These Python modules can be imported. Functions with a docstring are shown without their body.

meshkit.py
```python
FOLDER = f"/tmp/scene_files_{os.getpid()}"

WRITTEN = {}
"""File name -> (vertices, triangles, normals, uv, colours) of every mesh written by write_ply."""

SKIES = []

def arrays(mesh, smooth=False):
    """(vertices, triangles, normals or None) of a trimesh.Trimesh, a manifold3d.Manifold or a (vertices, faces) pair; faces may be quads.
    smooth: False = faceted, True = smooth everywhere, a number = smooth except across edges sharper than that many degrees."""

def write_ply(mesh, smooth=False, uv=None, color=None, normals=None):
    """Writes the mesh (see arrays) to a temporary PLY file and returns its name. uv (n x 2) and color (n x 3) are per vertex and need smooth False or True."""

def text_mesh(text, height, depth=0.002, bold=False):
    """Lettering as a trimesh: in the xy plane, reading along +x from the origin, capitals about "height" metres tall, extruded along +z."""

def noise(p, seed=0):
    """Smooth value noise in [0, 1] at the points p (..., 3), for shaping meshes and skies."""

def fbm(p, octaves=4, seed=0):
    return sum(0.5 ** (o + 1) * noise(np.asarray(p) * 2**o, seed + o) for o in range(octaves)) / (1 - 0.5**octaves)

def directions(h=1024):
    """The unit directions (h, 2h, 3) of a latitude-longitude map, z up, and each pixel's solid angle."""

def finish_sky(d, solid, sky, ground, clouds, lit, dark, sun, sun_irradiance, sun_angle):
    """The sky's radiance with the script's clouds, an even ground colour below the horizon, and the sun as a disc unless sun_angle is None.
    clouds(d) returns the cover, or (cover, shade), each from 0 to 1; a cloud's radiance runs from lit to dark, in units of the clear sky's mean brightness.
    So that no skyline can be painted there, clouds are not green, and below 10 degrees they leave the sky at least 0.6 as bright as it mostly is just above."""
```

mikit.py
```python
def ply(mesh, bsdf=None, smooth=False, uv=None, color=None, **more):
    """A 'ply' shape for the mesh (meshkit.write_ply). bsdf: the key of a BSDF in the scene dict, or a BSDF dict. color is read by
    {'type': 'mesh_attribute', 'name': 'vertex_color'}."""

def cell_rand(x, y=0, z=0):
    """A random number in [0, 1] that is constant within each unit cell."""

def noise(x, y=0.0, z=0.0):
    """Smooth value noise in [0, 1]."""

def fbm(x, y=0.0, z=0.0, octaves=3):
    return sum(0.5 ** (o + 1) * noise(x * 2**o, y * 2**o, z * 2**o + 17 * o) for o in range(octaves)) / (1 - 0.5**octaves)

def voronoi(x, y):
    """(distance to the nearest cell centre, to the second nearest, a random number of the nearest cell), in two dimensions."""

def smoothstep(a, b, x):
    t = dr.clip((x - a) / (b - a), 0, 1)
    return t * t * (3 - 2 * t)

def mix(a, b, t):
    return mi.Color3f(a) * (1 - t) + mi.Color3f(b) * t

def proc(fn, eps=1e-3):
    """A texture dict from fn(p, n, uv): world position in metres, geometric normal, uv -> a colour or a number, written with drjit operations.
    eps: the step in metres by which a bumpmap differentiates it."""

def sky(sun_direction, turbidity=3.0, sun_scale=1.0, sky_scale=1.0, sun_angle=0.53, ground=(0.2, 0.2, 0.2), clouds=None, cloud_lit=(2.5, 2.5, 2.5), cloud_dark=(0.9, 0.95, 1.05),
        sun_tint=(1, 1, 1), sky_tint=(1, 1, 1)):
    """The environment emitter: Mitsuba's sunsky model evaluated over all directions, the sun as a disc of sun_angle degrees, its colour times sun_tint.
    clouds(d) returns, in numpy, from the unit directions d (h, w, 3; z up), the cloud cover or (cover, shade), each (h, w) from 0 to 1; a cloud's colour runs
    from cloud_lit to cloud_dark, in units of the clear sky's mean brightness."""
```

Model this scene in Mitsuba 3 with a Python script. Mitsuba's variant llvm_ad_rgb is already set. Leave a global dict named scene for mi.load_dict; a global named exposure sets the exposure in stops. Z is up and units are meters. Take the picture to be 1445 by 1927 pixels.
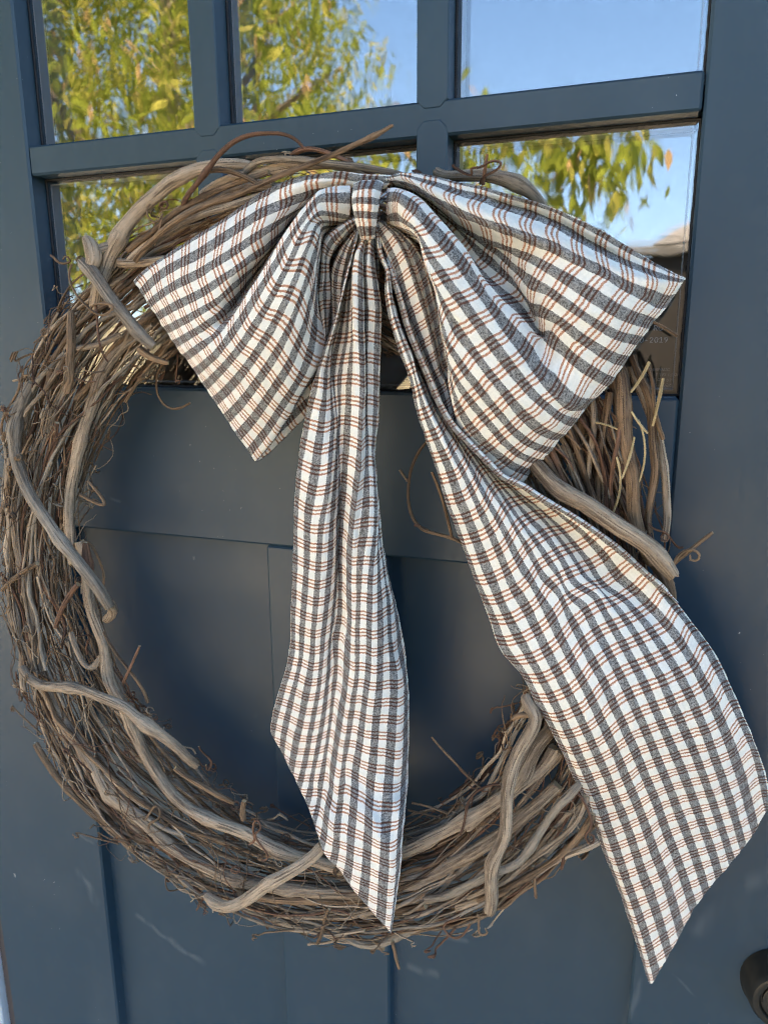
"""Grapevine wreath with a plaid bow, hung on a dark blue glazed front door in the shade."""
import math
import numpy as np
import trimesh
import mitsuba as mi
import drjit as dr
from scipy.interpolate import PchipInterpolator, CubicSpline
from scipy.ndimage import gaussian_filter
import mikit
import meshkit
from mikit import proc, ply, noise, fbm, smoothstep, mix, cell_rand

scene, labels = {}, {}
rng = np.random.default_rng(7)

# ------------------------------------------------------------------ camera, sky, exposure
CAM = np.array([0.5676, -0.6053, 1.6514])
FWD = np.array([-0.3257, 0.9183, -0.2249])
UP = np.array([-0.0697, 0.2139, 0.9744])
scene['camera'] = {'type': 'thinlens', 'fov': 54.36, 'fov_axis': 'x', 'near_clip': 0.02, 'far_clip': 2000.0,
                   'aperture_radius': 0.0014, 'focus_distance': 0.60,
                   'to_world': mi.ScalarTransform4f().look_at(origin=CAM.tolist(), target=(CAM + FWD).tolist(), up=UP.tolist())}
scene['sky_light'] = mikit.sky((0.30, 0.55, 0.85), turbidity=3, sky_tint=(1.04, 1.0, 0.93), sun_tint=(1.0, 0.94, 0.80))
exposure = 4.0

# ------------------------------------------------------------------ helpers


def numbered(key):
    if key not in scene and key not in labels:
        return key
    i = 1
    while f'{key}_{i:03d}' in scene or f'{key}_{i:03d}' in labels:
        i += 1
    return f'{key}_{i:03d}'


def put(name, mesh, bsdf, parent=None, smooth=False, uv=None, label=None, kind=None):
    key = numbered((parent + '__' if parent else '') + name)
    scene[key] = ply(mesh, bsdf, smooth=smooth, uv=uv)
    if label or kind:
        labels[key] = {k: v for k, v in (('label', label), ('kind', kind)) if v}
    return key


def thing(name, label, category, group=None):
    key = numbered(name)
    labels[key] = {'label': label, 'category': category}
    if group:
        labels[key]['group'] = group
    return key


def cat(ms):
    return trimesh.util.concatenate(ms)


def box(x0, x1, y0, y1, z0, z1, c=0.0015):
    """A box with chamfered edges."""
    c = min(c, (x1 - x0) / 3, (y1 - y0) / 3, (z1 - z0) / 3)
    lo, hi = np.array([x0, y0, z0]), np.array([x1, y1, z1])
    pts = []
    for s in np.ndindex(2, 2, 2):
        p = np.where(np.array(s) == 0, lo, hi)
        q = np.where(np.array(s) == 0, lo + c, hi - c)
        for k in range(3):
            r = q.copy()
            r[k] = p[k]
            pts.append(r)
    return trimesh.convex.convex_hull(np.array(pts))


def lathe(profile, centre, axis=(0, -1, 0), n=64):
    """Profile (radius, height along the axis) turned round the axis through the centre."""
    m = trimesh.creation.revolve(np.array(profile), sections=n)
    m.apply_transform(trimesh.geometry.align_vectors([0, 0, 1], axis))
    m.apply_translation(centre)
    return m


def tube(P, R, sides=9, bump=0.05, seed=0, flat_end=True):
    """A tapering stem along the points P with radii R: (vertices, faces, uv), u round it, v along it in metres; its cut ends have u = 3."""
    P, R = np.asarray(P, float), np.asarray(R, float)
    n = len(P)
    T = np.gradient(P, axis=0)
    T /= np.linalg.norm(T, axis=1, keepdims=True) + 1e-12
    N = np.zeros_like(P)
    a = np.cross(T[0], [0.3, 0.5, 0.81])
    N[0] = a / np.linalg.norm(a)
    for i in range(1, n):
        b = N[i - 1] - T[i] * (N[i - 1] @ T[i])
        N[i] = b / (np.linalg.norm(b) + 1e-12)
    B = np.cross(T, N)
    L = np.r_[0, np.cumsum(np.linalg.norm(np.diff(P, axis=0), axis=1))]
    ang = np.linspace(0, 2 * np.pi, sides + 1)
    k = R[:, None] * np.ones(sides + 1)
    if bump:
        q = np.stack(np.broadcast_arrays(np.cos(ang)[None] * 1.3 + seed * 7.1, np.sin(ang)[None] * 1.3, (L / (R.mean() * 5))[:, None]), -1)
        k = k * (1 + bump * 2 * (meshkit.fbm(q, 2, 3) - 0.5))
        if sides > 12:
            q = np.stack(np.broadcast_arrays(np.cos(ang)[None] * 4.2, np.sin(ang)[None] * 4.2 + seed, (L / (R.mean() * 9))[:, None]), -1)
            k = k * (1 - 0.05 * np.abs(meshkit.fbm(q, 2, 8) - 0.5) * 2)
            q = np.stack(np.broadcast_arrays(np.cos(ang)[None] * 1.6, np.sin(ang)[None] * 1.6 + seed, (L / (R.mean() * 1.6))[:, None]), -1)
            k = k * (1 + 0.22 * np.clip(meshkit.noise(q, 5) - 0.72, 0, 1))
    V = P[:, None] + k[..., None] * (np.cos(ang)[None, :, None] * N[:, None] + np.sin(ang)[None, :, None] * B[:, None])
    UV = np.stack(np.broadcast_arrays((ang / (2 * np.pi))[None] * 2 * np.pi * R.mean() + seed * 0.37 % 1, L[:, None] + seed * 1.73 % 9), -1)
    i, j = np.meshgrid(np.arange(n - 1), np.arange(sides), indexing='ij')
    a = i * (sides + 1) + j
    F = np.stack([a, a + 1, a + sides + 2, a + sides + 1], -1).reshape(-1, 4)
    F = np.vstack([F[:, [0, 1, 2]], F[:, [0, 2, 3]]])
    V, UV = V.reshape(-1, 3), UV.reshape(-1, 2)
    for end, sgn in ((0, -1), (n - 1, 1)):
        ring = V[end * (sides + 1):end * (sides + 1) + sides]
        c = ring.mean(0) + sgn * T[end] * R[end] * (0.1 if flat_end else 0.6)
        base = len(V)
        if sides > 8:
            jag = (meshkit.noise(np.c_[ring * 900, ][:, :3] + seed, 4) - 0.45) * R[end] * (0.9 if sides > 12 else 0.6)
            off = sgn * T[end] * jag[:, None]
            ring = ring + off
            V[end * (sides + 1):end * (sides + 1) + sides] += off
            V[end * (sides + 1) + sides] += off[0]
        V = np.vstack([V, ring, c])
        UV = np.vstack([UV, np.tile([3.0 if flat_end else 0.5, L[end]], (sides + 1, 1))])
        f = np.array([[base + q, base + (q + 1) % sides, base + sides] for q in range(sides)])
        F = np.vstack([F, f if sgn > 0 else f[:, ::-1]])
    return V, F, UV


def join(parts):
    V, F, U, o = [], [], [], 0
    for v, f, u in parts:
        V.append(v); F.append(f + o); U.append(u); o += len(v)
    return np.vstack(V), np.vstack(F), np.vstack(U)


def put_vfu(name, vfu, bsdf, parent=None, **kw):
    v, f, u = vfu
    return put(name, (v, f), bsdf, parent, smooth=True, uv=u, **kw)


def spline(P, step):
    """Points along a smooth curve through P (any number of columns), about "step" apart."""
    P = np.asarray(P, float)
    s = np.r_[0, np.cumsum(np.linalg.norm(np.diff(P[:, :3], axis=0), axis=1) + 1e-9)]
    n = max(6, int(s[-1] / step))
    return (CubicSpline(s, P) if len(P) > 2 else PchipInterpolator(s, P))(np.linspace(0, s[-1], n))


# ------------------------------------------------------------------ traced shapes, measured in tenths of a millimetre
# cloth: (warp stripe, weft at its end, weft at the knot, points from the end to the knot); stems: (kind, points with radius)
NETS = {
 'left_loop': [
  (-1.2, 0, 12.3, "1645,-700,16992 1791,-720,17060 2145,-780,17199 2577,-840,17368 2943,-880,17535 3273,-900,17610 3487,-885,17619 3714,-885,17603 3918,-835,17592"),
  (-0.3, 0, 12.3, "1701,-820,16976 1895,-900,17067 2244,-946,17207 2665,-1007,17372 3018,-1043,17535 3341,-1068,17606 3571,-1080,17612 3770,-1031,17587 3967,-981,17576"),
  (0.5, 0, 12.3, "1795,-900,16932 2012,-982,17044 2337,-1068,17150 2716,-1141,17289 2991,-1165,17402 3216,-1165,17481 3439,-1129,17543 3576,-1068,17549 3718,-1019,17528 3917,-969,17517"),
  (1, 0, 12.3, "1827,-897,16882 2215,-1068,17030 2535,-1165,17116 2808,-1214,17228 3040,-1214,17341 3207,-1153,17414 3330,-1056,17468 3468,-958,17519 3661,-934,17511 3864,-884,17500"),
  (2, 0, 12.3, "1907,-921,16789 2253,-1117,16900 2557,-1214,16980 2802,-1263,17075 3003,-1251,17178 3140,-1178,17273 3230,-1031,17382 3312,-885,17468 3615,-880,17481"),
  (3, 0, 12.3, "1983,-934,16696 2330,-1141,16777 2590,-1239,16846 2815,-1275,16945 2964,-1239,17044 3065,-1117,17147 3101,-958,17260 3184,-860,17388 3530,-820,17459"),
  (4, 0, 12.3, "2056,-934,16598 2399,-1153,16667 2630,-1251,16739 2779,-1251,16824 2864,-1165,16930 2911,-1007,17050 2978,-880,17165 3087,-800,17314 3451,-780,17438"),
  (5, 0, 12.3, "2137,-946,16493 2469,-1165,16574 2648,-1226,16651 2735,-1165,16729 2754,-1007,16837 2807,-900,16961 2880,-800,17098 2999,-760,17244 3379,-760,17424"),
  (5.6, 0, 12.3, "2190,-946,16426 2506,-1165,16517 2656,-1202,16589 2686,-1056,16677 2710,-900,16808 2767,-780,16965 2890,-740,17137 3044,-740,17301 3317,-760,17438"),
  (6.2, 0, 12.3, "2240,-946,16371 2559,-1190,16465 2716,-1251,16549 2821,-1239,16659 2952,-1263,16800 3131,-1312,16969 3321,-1336,17209 3449,-1312,17354 3584,-1263,17480 3725,-1153,17499"),
  (7, 0, 12.3, "2303,-946,16279 2637,-1214,16391 2823,-1312,16510 2968,-1373,16628 3114,-1422,16771 3261,-1458,16928 3415,-1470,17144 3521,-1446,17286 3614,-1385,17395 3753,-1226,17406"),
  (8, 0, 12.3, "2374,-934,16162 2719,-1202,16322 2931,-1348,16449 3099,-1434,16588 3229,-1483,16720 3361,-1519,16881 3482,-1519,17077 3559,-1483,17231 3606,-1361,17308 3711,-1153,17302"),
  (9, 0, 12.3, "2445,-909,16050 2792,-1178,16218 3021,-1336,16367 3193,-1434,16519 3321,-1483,16662 3433,-1507,16830 3525,-1507,17019 3580,-1458,17176 3566,-1251,17277 3630,-982,17294"),
  (10, 0, 12.3, "2523,-885,15912 2836,-1129,16087 3085,-1300,16273 3255,-1397,16429 3382,-1446,16590 3476,-1458,16772 3539,-1434,16961 3562,-1361,17140 3516,-1129,17260 3578,-885,17294"),
  (11, 0, 12.3, "2626,-890,15777 2911,-1080,15978 3136,-1239,16169 3299,-1324,16330 3402,-1348,16507 3474,-1348,16705 3504,-1300,16891 3506,-1214,17088 3477,-1031,17233 3551,-880,17285"),
  (12, 0, 12.3, "2702,-860,15649 2933,-982,15848 3152,-1129,16053 3316,-1202,16231 3402,-1202,16414 3435,-1165,16631 3444,-1129,16825 3444,-1068,17020 3440,-946,17192 3518,-860,17273"),
  (12.8, 0, 12.3, "2722,-800,15564 2948,-900,15771 3161,-995,16001 3314,-1056,16201 3416,-1031,16360 3437,-982,16511 3399,-958,16646 3374,-946,16770 3379,-909,16970 3422,-900,17160 3497,-840,17261"),
  (13.8, 0, 12.3, "2634,-680,15574 2835,-740,15760 3030,-800,15980 3179,-840,16193 3284,-840,16360 3319,-820,16523 3300,-800,16662 3291,-800,16777 3317,-800,16981 3365,-800,17168 3481,-800,17293"),
 ],
 'right_loop': [
  (-2, 0, 13.6, "5824,-780,16876 5733,-800,16914 5561,-820,17015 4994,-830,17324 4819,-840,17387 4675,-850,17431 4532,-870,17478 4385,-880,17510 4254,-900,17542 4088,-907,17580 4002,-929,17586 3900,-907,17573 3775,-847,17589"),
  (-1.2, 0, 13.6, "5827,-820,16869 5732,-860,16914 5562,-890,17015 5426,-900,17098 5288,-907,17182 5005,-918,17323 4835,-940,17383 4696,-961,17425 4556,-983,17470 4416,-1004,17499 4289,-1026,17534 4134,-1058,17569 4044,-1058,17575 3900,-950,17579 3775,-890,17596"),
  (-0.6, 0, 13.6, "5826,-840,16867 5712,-900,16910 5572,-896,16975 5429,-900,17049 5262,-895,17149 5004,-900,17293 4838,-907,17355 4695,-950,17397 4559,-994,17441 4422,-1026,17472 4298,-1058,17511 4148,-1102,17546 4055,-1091,17564 3907,-972,17571 3783,-912,17588"),
  (0, 0, 13.6, "5823,-850,16863 5688,-950,16881 5555,-907,16935 5417,-870,17003 5247,-840,17096 4999,-840,17248 4825,-860,17323 4687,-900,17362 4556,-972,17409 4425,-1037,17436 4319,-1080,17476 4155,-1123,17525 4062,-1112,17554 3911,-983,17566 3787,-923,17583"),
  (0.5, 0, 13.6, "5799,-860,16825 5704,-994,16836 5614,-1080,16856 5512,-1123,16887 5409,-1156,16932 5305,-1177,16988 5186,-1188,17045 5052,-1188,17124 4917,-1188,17172 4746,-1199,17239 4610,-1210,17287 4469,-1210,17344 4352,-1199,17401 4230,-1177,17452 4110,-1145,17518 3915,-994,17556 3791,-934,17573"),
  (1, 0, 13.6, "5752,-865,16746 5713,-870,16720 5620,-1037,16758 5517,-1123,16804 5388,-1188,16879 5285,-1220,16930 5161,-1231,16989 5047,-1231,17052 4927,-1231,17102 4823,-1231,17142 4684,-1220,17191 4539,-1199,17252 4390,-1177,17324 4261,-1156,17398 4155,-1123,17466 4059,-1080,17523 3907,-972,17553"),
  (1.5, 0, 13.6, "5700,-870,16660 5573,-1080,16707 5458,-1177,16764 5342,-1220,16835 5230,-1231,16894 5129,-1220,16950 5026,-1199,17003 4917,-1156,17053 4806,-1123,17104 4670,-1080,17168 4545,-1037,17219 4422,-1015,17276 4327,-994,17332 4185,-972,17425 4017,-929,17519 3882,-900,17554"),
  (2, 0, 13.6, "5659,-875,16607 5527,-1102,16640 5426,-1199,16684 5309,-1242,16758 5204,-1253,16827 5101,-1231,16892 4993,-1188,16954 4916,-1134,16999 4797,-1058,17045 4680,-972,17089 4546,-900,17144 4387,-870,17249 4233,-870,17376 4038,-870,17500 3871,-870,17539"),
  (2.5, 0, 13.6, "5618,-880,16542 5499,-1102,16572 5397,-1199,16623 5288,-1253,16688 5181,-1253,16766 5069,-1220,16843 4920,-1145,16938 4837,-1080,16985 4724,-972,17070 4620,-900,17137 4509,-870,17194 4382,-850,17266 4227,-850,17373 4031,-850,17490 3864,-850,17529"),
  (3, 0, 13.6, "5596,-880,16512 5470,-1112,16532 5368,-1199,16582 5258,-1253,16650 5143,-1253,16729 5036,-1210,16802 4925,-1156,16858 4857,-1058,16909 4748,-972,16987 4652,-900,17060 4555,-870,17122 4411,-840,17217 4222,-830,17362 4028,-840,17478 3861,-840,17524"),
  (3.5, 0, 13.6, "5545,-885,16425 5441,-1102,16466 5338,-1188,16530 5227,-1242,16612 5117,-1231,16685 5001,-1188,16755 4921,-1112,16776 4820,-1037,16871 4723,-950,16969 4620,-890,17062 4523,-860,17135 4393,-830,17226 4219,-820,17356 4025,-830,17465 3857,-830,17519"),
  (4, 0, 13.6, "5514,-885,16377 5411,-1091,16412 5307,-1177,16477 5202,-1220,16547 5090,-1210,16627 4983,-1134,16684 4911,-1015,16712 4840,-929,16801 4767,-900,16881 4696,-880,16938 4624,-860,16998 4537,-850,17069 4409,-830,17197 4235,-820,17341 4025,-830,17458 3857,-830,17512"),
  (4.5, 0, 13.6, "5468,-890,16296 5361,-1091,16358 5249,-1177,16440 5154,-1199,16521 5058,-1156,16589 4974,-1048,16612 4930,-950,16624 4862,-907,16724 4778,-907,16818 4688,-907,16883 4596,-900,16957 4515,-880,17025 4414,-850,17152 4245,-830,17325 4028,-840,17449 3857,-830,17504"),
  (5, 0, 13.6, "5431,-890,16235 5324,-1102,16303 5218,-1166,16380 5127,-1166,16454 5032,-1091,16535 4981,-983,16525 4912,-972,16602 4835,-1004,16687 4759,-1037,16763 4678,-1037,16827 4595,-994,16901 4511,-929,17000 4397,-900,17133 4267,-880,17282 4055,-900,17480 3878,-890,17511"),
  (5.5, 0, 13.6, "5379,-890,16174 5287,-1091,16227 5187,-1156,16304 5093,-1145,16386 5037,-1102,16400 4968,-1134,16511 4889,-1188,16606 4813,-1242,16679 4720,-1274,16763 4657,-1296,16845 4584,-1296,16972 4498,-1296,17085 4413,-1296,17186 4305,-1296,17289 4205,-1274,17385 4071,-1231,17446 3959,-1123,17468"),
  (6, 0, 13.6, "5295,-890,16088 5219,-1080,16080 5136,-1188,16154 5056,-1231,16246 4985,-1253,16340 4907,-1274,16442 4842,-1296,16526 4770,-1328,16630 4694,-1350,16737 4614,-1372,16848 4556,-1393,16929 4498,-1415,17000 4413,-1436,17096 4322,-1436,17192 4207,-1404,17310 4103,-1350,17379 3989,-1210,17396"),
  (6.5, 0, 13.6, "5252,-890,16021 5155,-1091,16054 5073,-1199,16137 5002,-1253,16214 4941,-1307,16314 4869,-1339,16411 4797,-1361,16507 4706,-1393,16631 4627,-1415,16729 4562,-1436,16814 4469,-1458,16936 4402,-1469,17020 4325,-1469,17122 4256,-1447,17207 4157,-1382,17275 4085,-1318,17328 3974,-1166,17340"),
  (7, 0, 13.6, "5215,-890,15971 5132,-1102,16029 5042,-1210,16112 4957,-1274,16202 4868,-1328,16311 4802,-1361,16403 4736,-1382,16489 4643,-1415,16605 4566,-1447,16723 4487,-1469,16820 4420,-1480,16917 4350,-1480,17009 4306,-1469,17081 4256,-1436,17151 4168,-1350,17215 4056,-1210,17279 3936,-1058,17293"),
  (7.5, 0, 13.6, "5166,-890,15912 5101,-1091,15958 5019,-1199,16039 4926,-1274,16131 4832,-1328,16240 4752,-1361,16338 4670,-1382,16452 4596,-1415,16579 4526,-1447,16671 4453,-1469,16776 4386,-1480,16886 4336,-1480,16971 4304,-1458,17051 4267,-1404,17122 4187,-1318,17182 4064,-1166,17241 3913,-994,17282"),
  (8, 0, 13.6, "5129,-890,15870 5033,-1080,15911 4936,-1199,16007 4860,-1274,16109 4791,-1328,16211 4708,-1361,16318 4641,-1382,16406 4564,-1393,16500 4502,-1404,16584 4449,-1447,16692 4405,-1469,16796 4362,-1469,16888 4323,-1458,16967 4293,-1426,17042 4262,-1361,17108 4185,-1253,17171 4062,-1091,17227 3898,-950,17278"),
  (9, 0, 13.6, "5057,-885,15772 4946,-1058,15831 4856,-1166,15915 4781,-1242,16016 4703,-1296,16120 4624,-1339,16230 4553,-1361,16321 4497,-1372,16411 4459,-1393,16467 4431,-1415,16568 4405,-1415,16681 4381,-1404,16787 4341,-1382,16882 4299,-1350,16958 4262,-1307,17036 4234,-1253,17109 4174,-1145,17171 4052,-1037,17224 3898,-950,17285"),
  (10, 0, 13.6, "4988,-880,15688 4874,-1026,15747 4797,-1112,15826 4727,-1177,15928 4648,-1231,16036 4577,-1274,16132 4519,-1296,16213 4472,-1307,16301 4433,-1307,16383 4420,-1318,16500 4394,-1318,16617 4368,-1307,16726 4336,-1285,16828 4284,-1253,16926 4246,-1210,17012 4217,-1156,17100 4163,-1058,17161 4039,-972,17212 3883,-907,17270"),
  (11, 0, 13.6, "4927,-870,15606 4841,-972,15655 4752,-1048,15729 4678,-1091,15797 4594,-1134,15893 4523,-1166,15996 4468,-1188,16106 4434,-1199,16219 4418,-1199,16305 4397,-1188,16401 4376,-1188,16507 4347,-1177,16627 4320,-1166,16732 4291,-1145,16838 4242,-1123,16934 4212,-1102,17009 4190,-1058,17097 4151,-994,17148 4033,-929,17196 3880,-900,17250"),
  (11.8, 0, 13.6, "4875,-850,15532 4812,-890,15561 4734,-929,15607 4661,-972,15674 4575,-994,15766 4499,-1015,15862 4437,-1037,15976 4400,-1048,16112 4377,-1048,16227 4370,-1048,16354 4345,-1048,16471 4315,-1037,16594 4286,-1026,16717 4262,-1015,16832 4210,-1004,16933 4182,-994,17013 4166,-972,17100 4139,-940,17147 4023,-896,17186 3877,-890,17237"),
  (13, 0, 13.6, "4858,-800,15533 4786,-830,15582 4701,-860,15640 4627,-880,15715 4561,-890,15798 4495,-900,15890 4437,-907,16001 4397,-907,16129 4367,-907,16256 4357,-907,16350 4332,-907,16469 4303,-907,16596 4277,-907,16721 4252,-896,16839 4202,-896,16942 4178,-900,17021 4163,-890,17109 4130,-885,17154 4018,-880,17188 3870,-870,17240"),
 ],
 'left_tail': [
  (-0.3, -0.0, 28, "2648,-620,13062 2699,-660,13268 2771,-700,13454 2854,-740,13652 2918,-770,13823 2958,-800,13987 2981,-810,14100 3008,-840,14351 3042,-870,14557 3078,-900,14820 3100,-920,15035 3128,-950,15259 3168,-980,15478 3209,-1000,15666 3256,-1020,15872 3319,-1050,16074 3376,-1080,16205 3409,-1090,16269 3478,-1120,16428 3545,-1150,16556 3624,-1190,16730 3696,-1220,16927 3746,-1230,17071 3768,-1190,17205 3769,-1100,17293"),
  (0.4, -0.69, 28, "2716,-640,12977 2764,-680,13165 2843,-730,13390 2920,-770,13602 2998,-810,13809 3048,-840,13987 3056,-850,14113 3095,-890,14379 3135,-930,14611 3170,-970,14848 3190,-1000,15062 3219,-1030,15283 3263,-1060,15498 3309,-1080,15683 3356,-1090,15883 3408,-1100,16079 3445,-1110,16207 3453,-1120,16271 3511,-1140,16429 3572,-1170,16556 3645,-1210,16729 3716,-1240,16925 3761,-1240,17069 3783,-1200,17197 3781,-1100,17292"),
  (1.2, -1.47, 28, "2804,-670,12876 2861,-720,13126 2939,-770,13365 3021,-820,13627 3094,-860,13874 3140,-890,14063 3150,-900,14132 3197,-950,14362 3257,-1010,14686 3296,-1050,14942 3328,-1090,15165 3378,-1120,15358 3417,-1130,15519 3442,-1120,15694 3457,-1090,15887 3463,-1060,16077 3462,-1040,16204 3462,-1030,16267 3474,-1010,16426 3505,-1000,16557 3576,-1030,16737 3655,-1080,16938 3716,-1120,17083 3756,-1120,17194 3774,-1060,17298"),
  (2.2, -2.45, 28, "2899,-690,12724 2977,-750,12994 3065,-810,13288 3147,-860,13564 3217,-900,13824 3259,-930,14054 3272,-950,14168 3321,-1000,14395 3382,-1060,14715 3423,-1100,14990 3458,-1120,15205 3493,-1120,15388 3513,-1100,15585 3509,-1060,15755 3507,-1020,15924 3480,-970,16071 3458,-940,16198 3447,-920,16262 3451,-900,16424 3480,-890,16558 3544,-920,16742 3623,-980,16947 3691,-1040,17092 3741,-1070,17186 3765,-1020,17304"),
  (3.4, -3.63, 28, "3022,-769,12607 3090,-770,12873 3187,-840,13236 3265,-880,13565 3313,-900,13825 3342,-910,14057 3352,-910,14163 3397,-940,14407 3446,-980,14697 3479,-1010,14947 3488,-1010,15159 3492,-980,15360 3502,-970,15563 3504,-960,15741 3510,-960,15918 3506,-960,16071 3502,-960,16200 3578,-980,16557 3619,-1020,16737 3672,-1070,16939 3725,-1110,17084 3760,-1110,17181 3777,-1040,17301"),
  (4.6, -4.8, 28, "3182,-930,12527 3182,-813,12716 3246,-820,13041 3316,-840,13393 3352,-840,13689 3375,-840,13949 3372,-840,14112 3422,-850,14378 3449,-870,14663 3461,-880,14911 3469,-890,15129 3497,-910,15346 3522,-940,15559 3544,-970,15744 3565,-990,15923 3584,-1010,16076 3595,-1020,16204 3665,-1060,16556 3689,-1090,16733 3716,-1130,16933 3756,-1170,17076 3783,-1160,17160 3790,-1060,17297"),
  (5.4, -5.59, 28, "3277,-1032,12464 3277,-911,12659 3292,-830,12903 3358,-860,13278 3405,-870,13583 3452,-880,13907 3473,-890,14171 3516,-920,14415 3534,-950,14696 3551,-980,14946 3580,-1010,15166 3620,-1050,15382 3655,-1090,15591 3685,-1120,15770 3708,-1140,15943 3725,-1160,16091 3735,-1170,16215 3755,-1220,16554 3767,-1250,16726 3774,-1260,16922 3796,-1260,17066 3810,-1200,17140 3803,-1080,17294"),
  (6.2, -6.37, 28, "3358,-1080,12334 3401,-1062,12620 3389,-923,12829 3436,-930,13155 3502,-970,13479 3558,-990,13779 3610,-1020,14217 3632,-1050,14451 3645,-1080,14749 3673,-1120,14995 3702,-1150,15208 3740,-1180,15416 3770,-1190,15613 3786,-1190,15783 3793,-1180,15950 3798,-1170,16093 3800,-1160,16215 3794,-1170,16554 3807,-1190,16727 3816,-1220,16923 3819,-1230,17047 3823,-1190,17134 3813,-1080,17293"),
  (6.7, -6.86, 28, "3408,-1080,12269 3472,-1117,12599 3447,-968,12795 3474,-940,13081 3540,-980,13434 3596,-1010,13740 3641,-1020,13956 3651,-1030,14226 3670,-1060,14459 3683,-1080,14753 3705,-1100,14992 3731,-1100,15198 3749,-1090,15398 3758,-1070,15593 3753,-1040,15762 3748,-1010,15930 3744,-990,16078 3743,-980,16204 3744,-990,16555 3758,-1020,16734 3775,-1080,16935 3800,-1140,17050 3820,-1150,17125 3812,-1060,17296"),
  (7.2, -7.35, 28, "3474,-1100,12239 3541,-1158,12570 3525,-1042,12784 3517,-960,13027 3587,-1010,13402 3649,-1050,13713 3695,-1070,14027 3708,-1080,14242 3725,-1110,14484 3742,-1130,14728 3770,-1140,14952 3807,-1120,15209 3805,-1090,15380 3788,-1060,15571 3776,-1030,15740 3769,-1010,15931 3768,-1010,16080 3771,-1020,16207 3792,-1060,16555 3818,-1110,16730 3833,-1170,16926 3847,-1200,17035 3852,-1180,17114 3825,-1080,17293"),
  (8.4, -8.53, 28, "3626,-1110,12072 3699,-1190,12484 3709,-1151,12781 3671,-992,13005 3720,-1020,13347 3763,-1050,13677 3807,-1070,14004 3820,-1080,14257 3832,-1100,14494 3836,-1100,14728 3841,-1080,14942 3846,-1040,15171 3836,-1020,15345 3817,-1000,15540 3799,-980,15690 3810,-970,15831 3833,-980,15973 3851,-1000,16207 3869,-1020,16554 3886,-1050,16731 3877,-1100,16930 3871,-1130,17034 3864,-1130,17104 3831,-1060,17295"),
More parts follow.
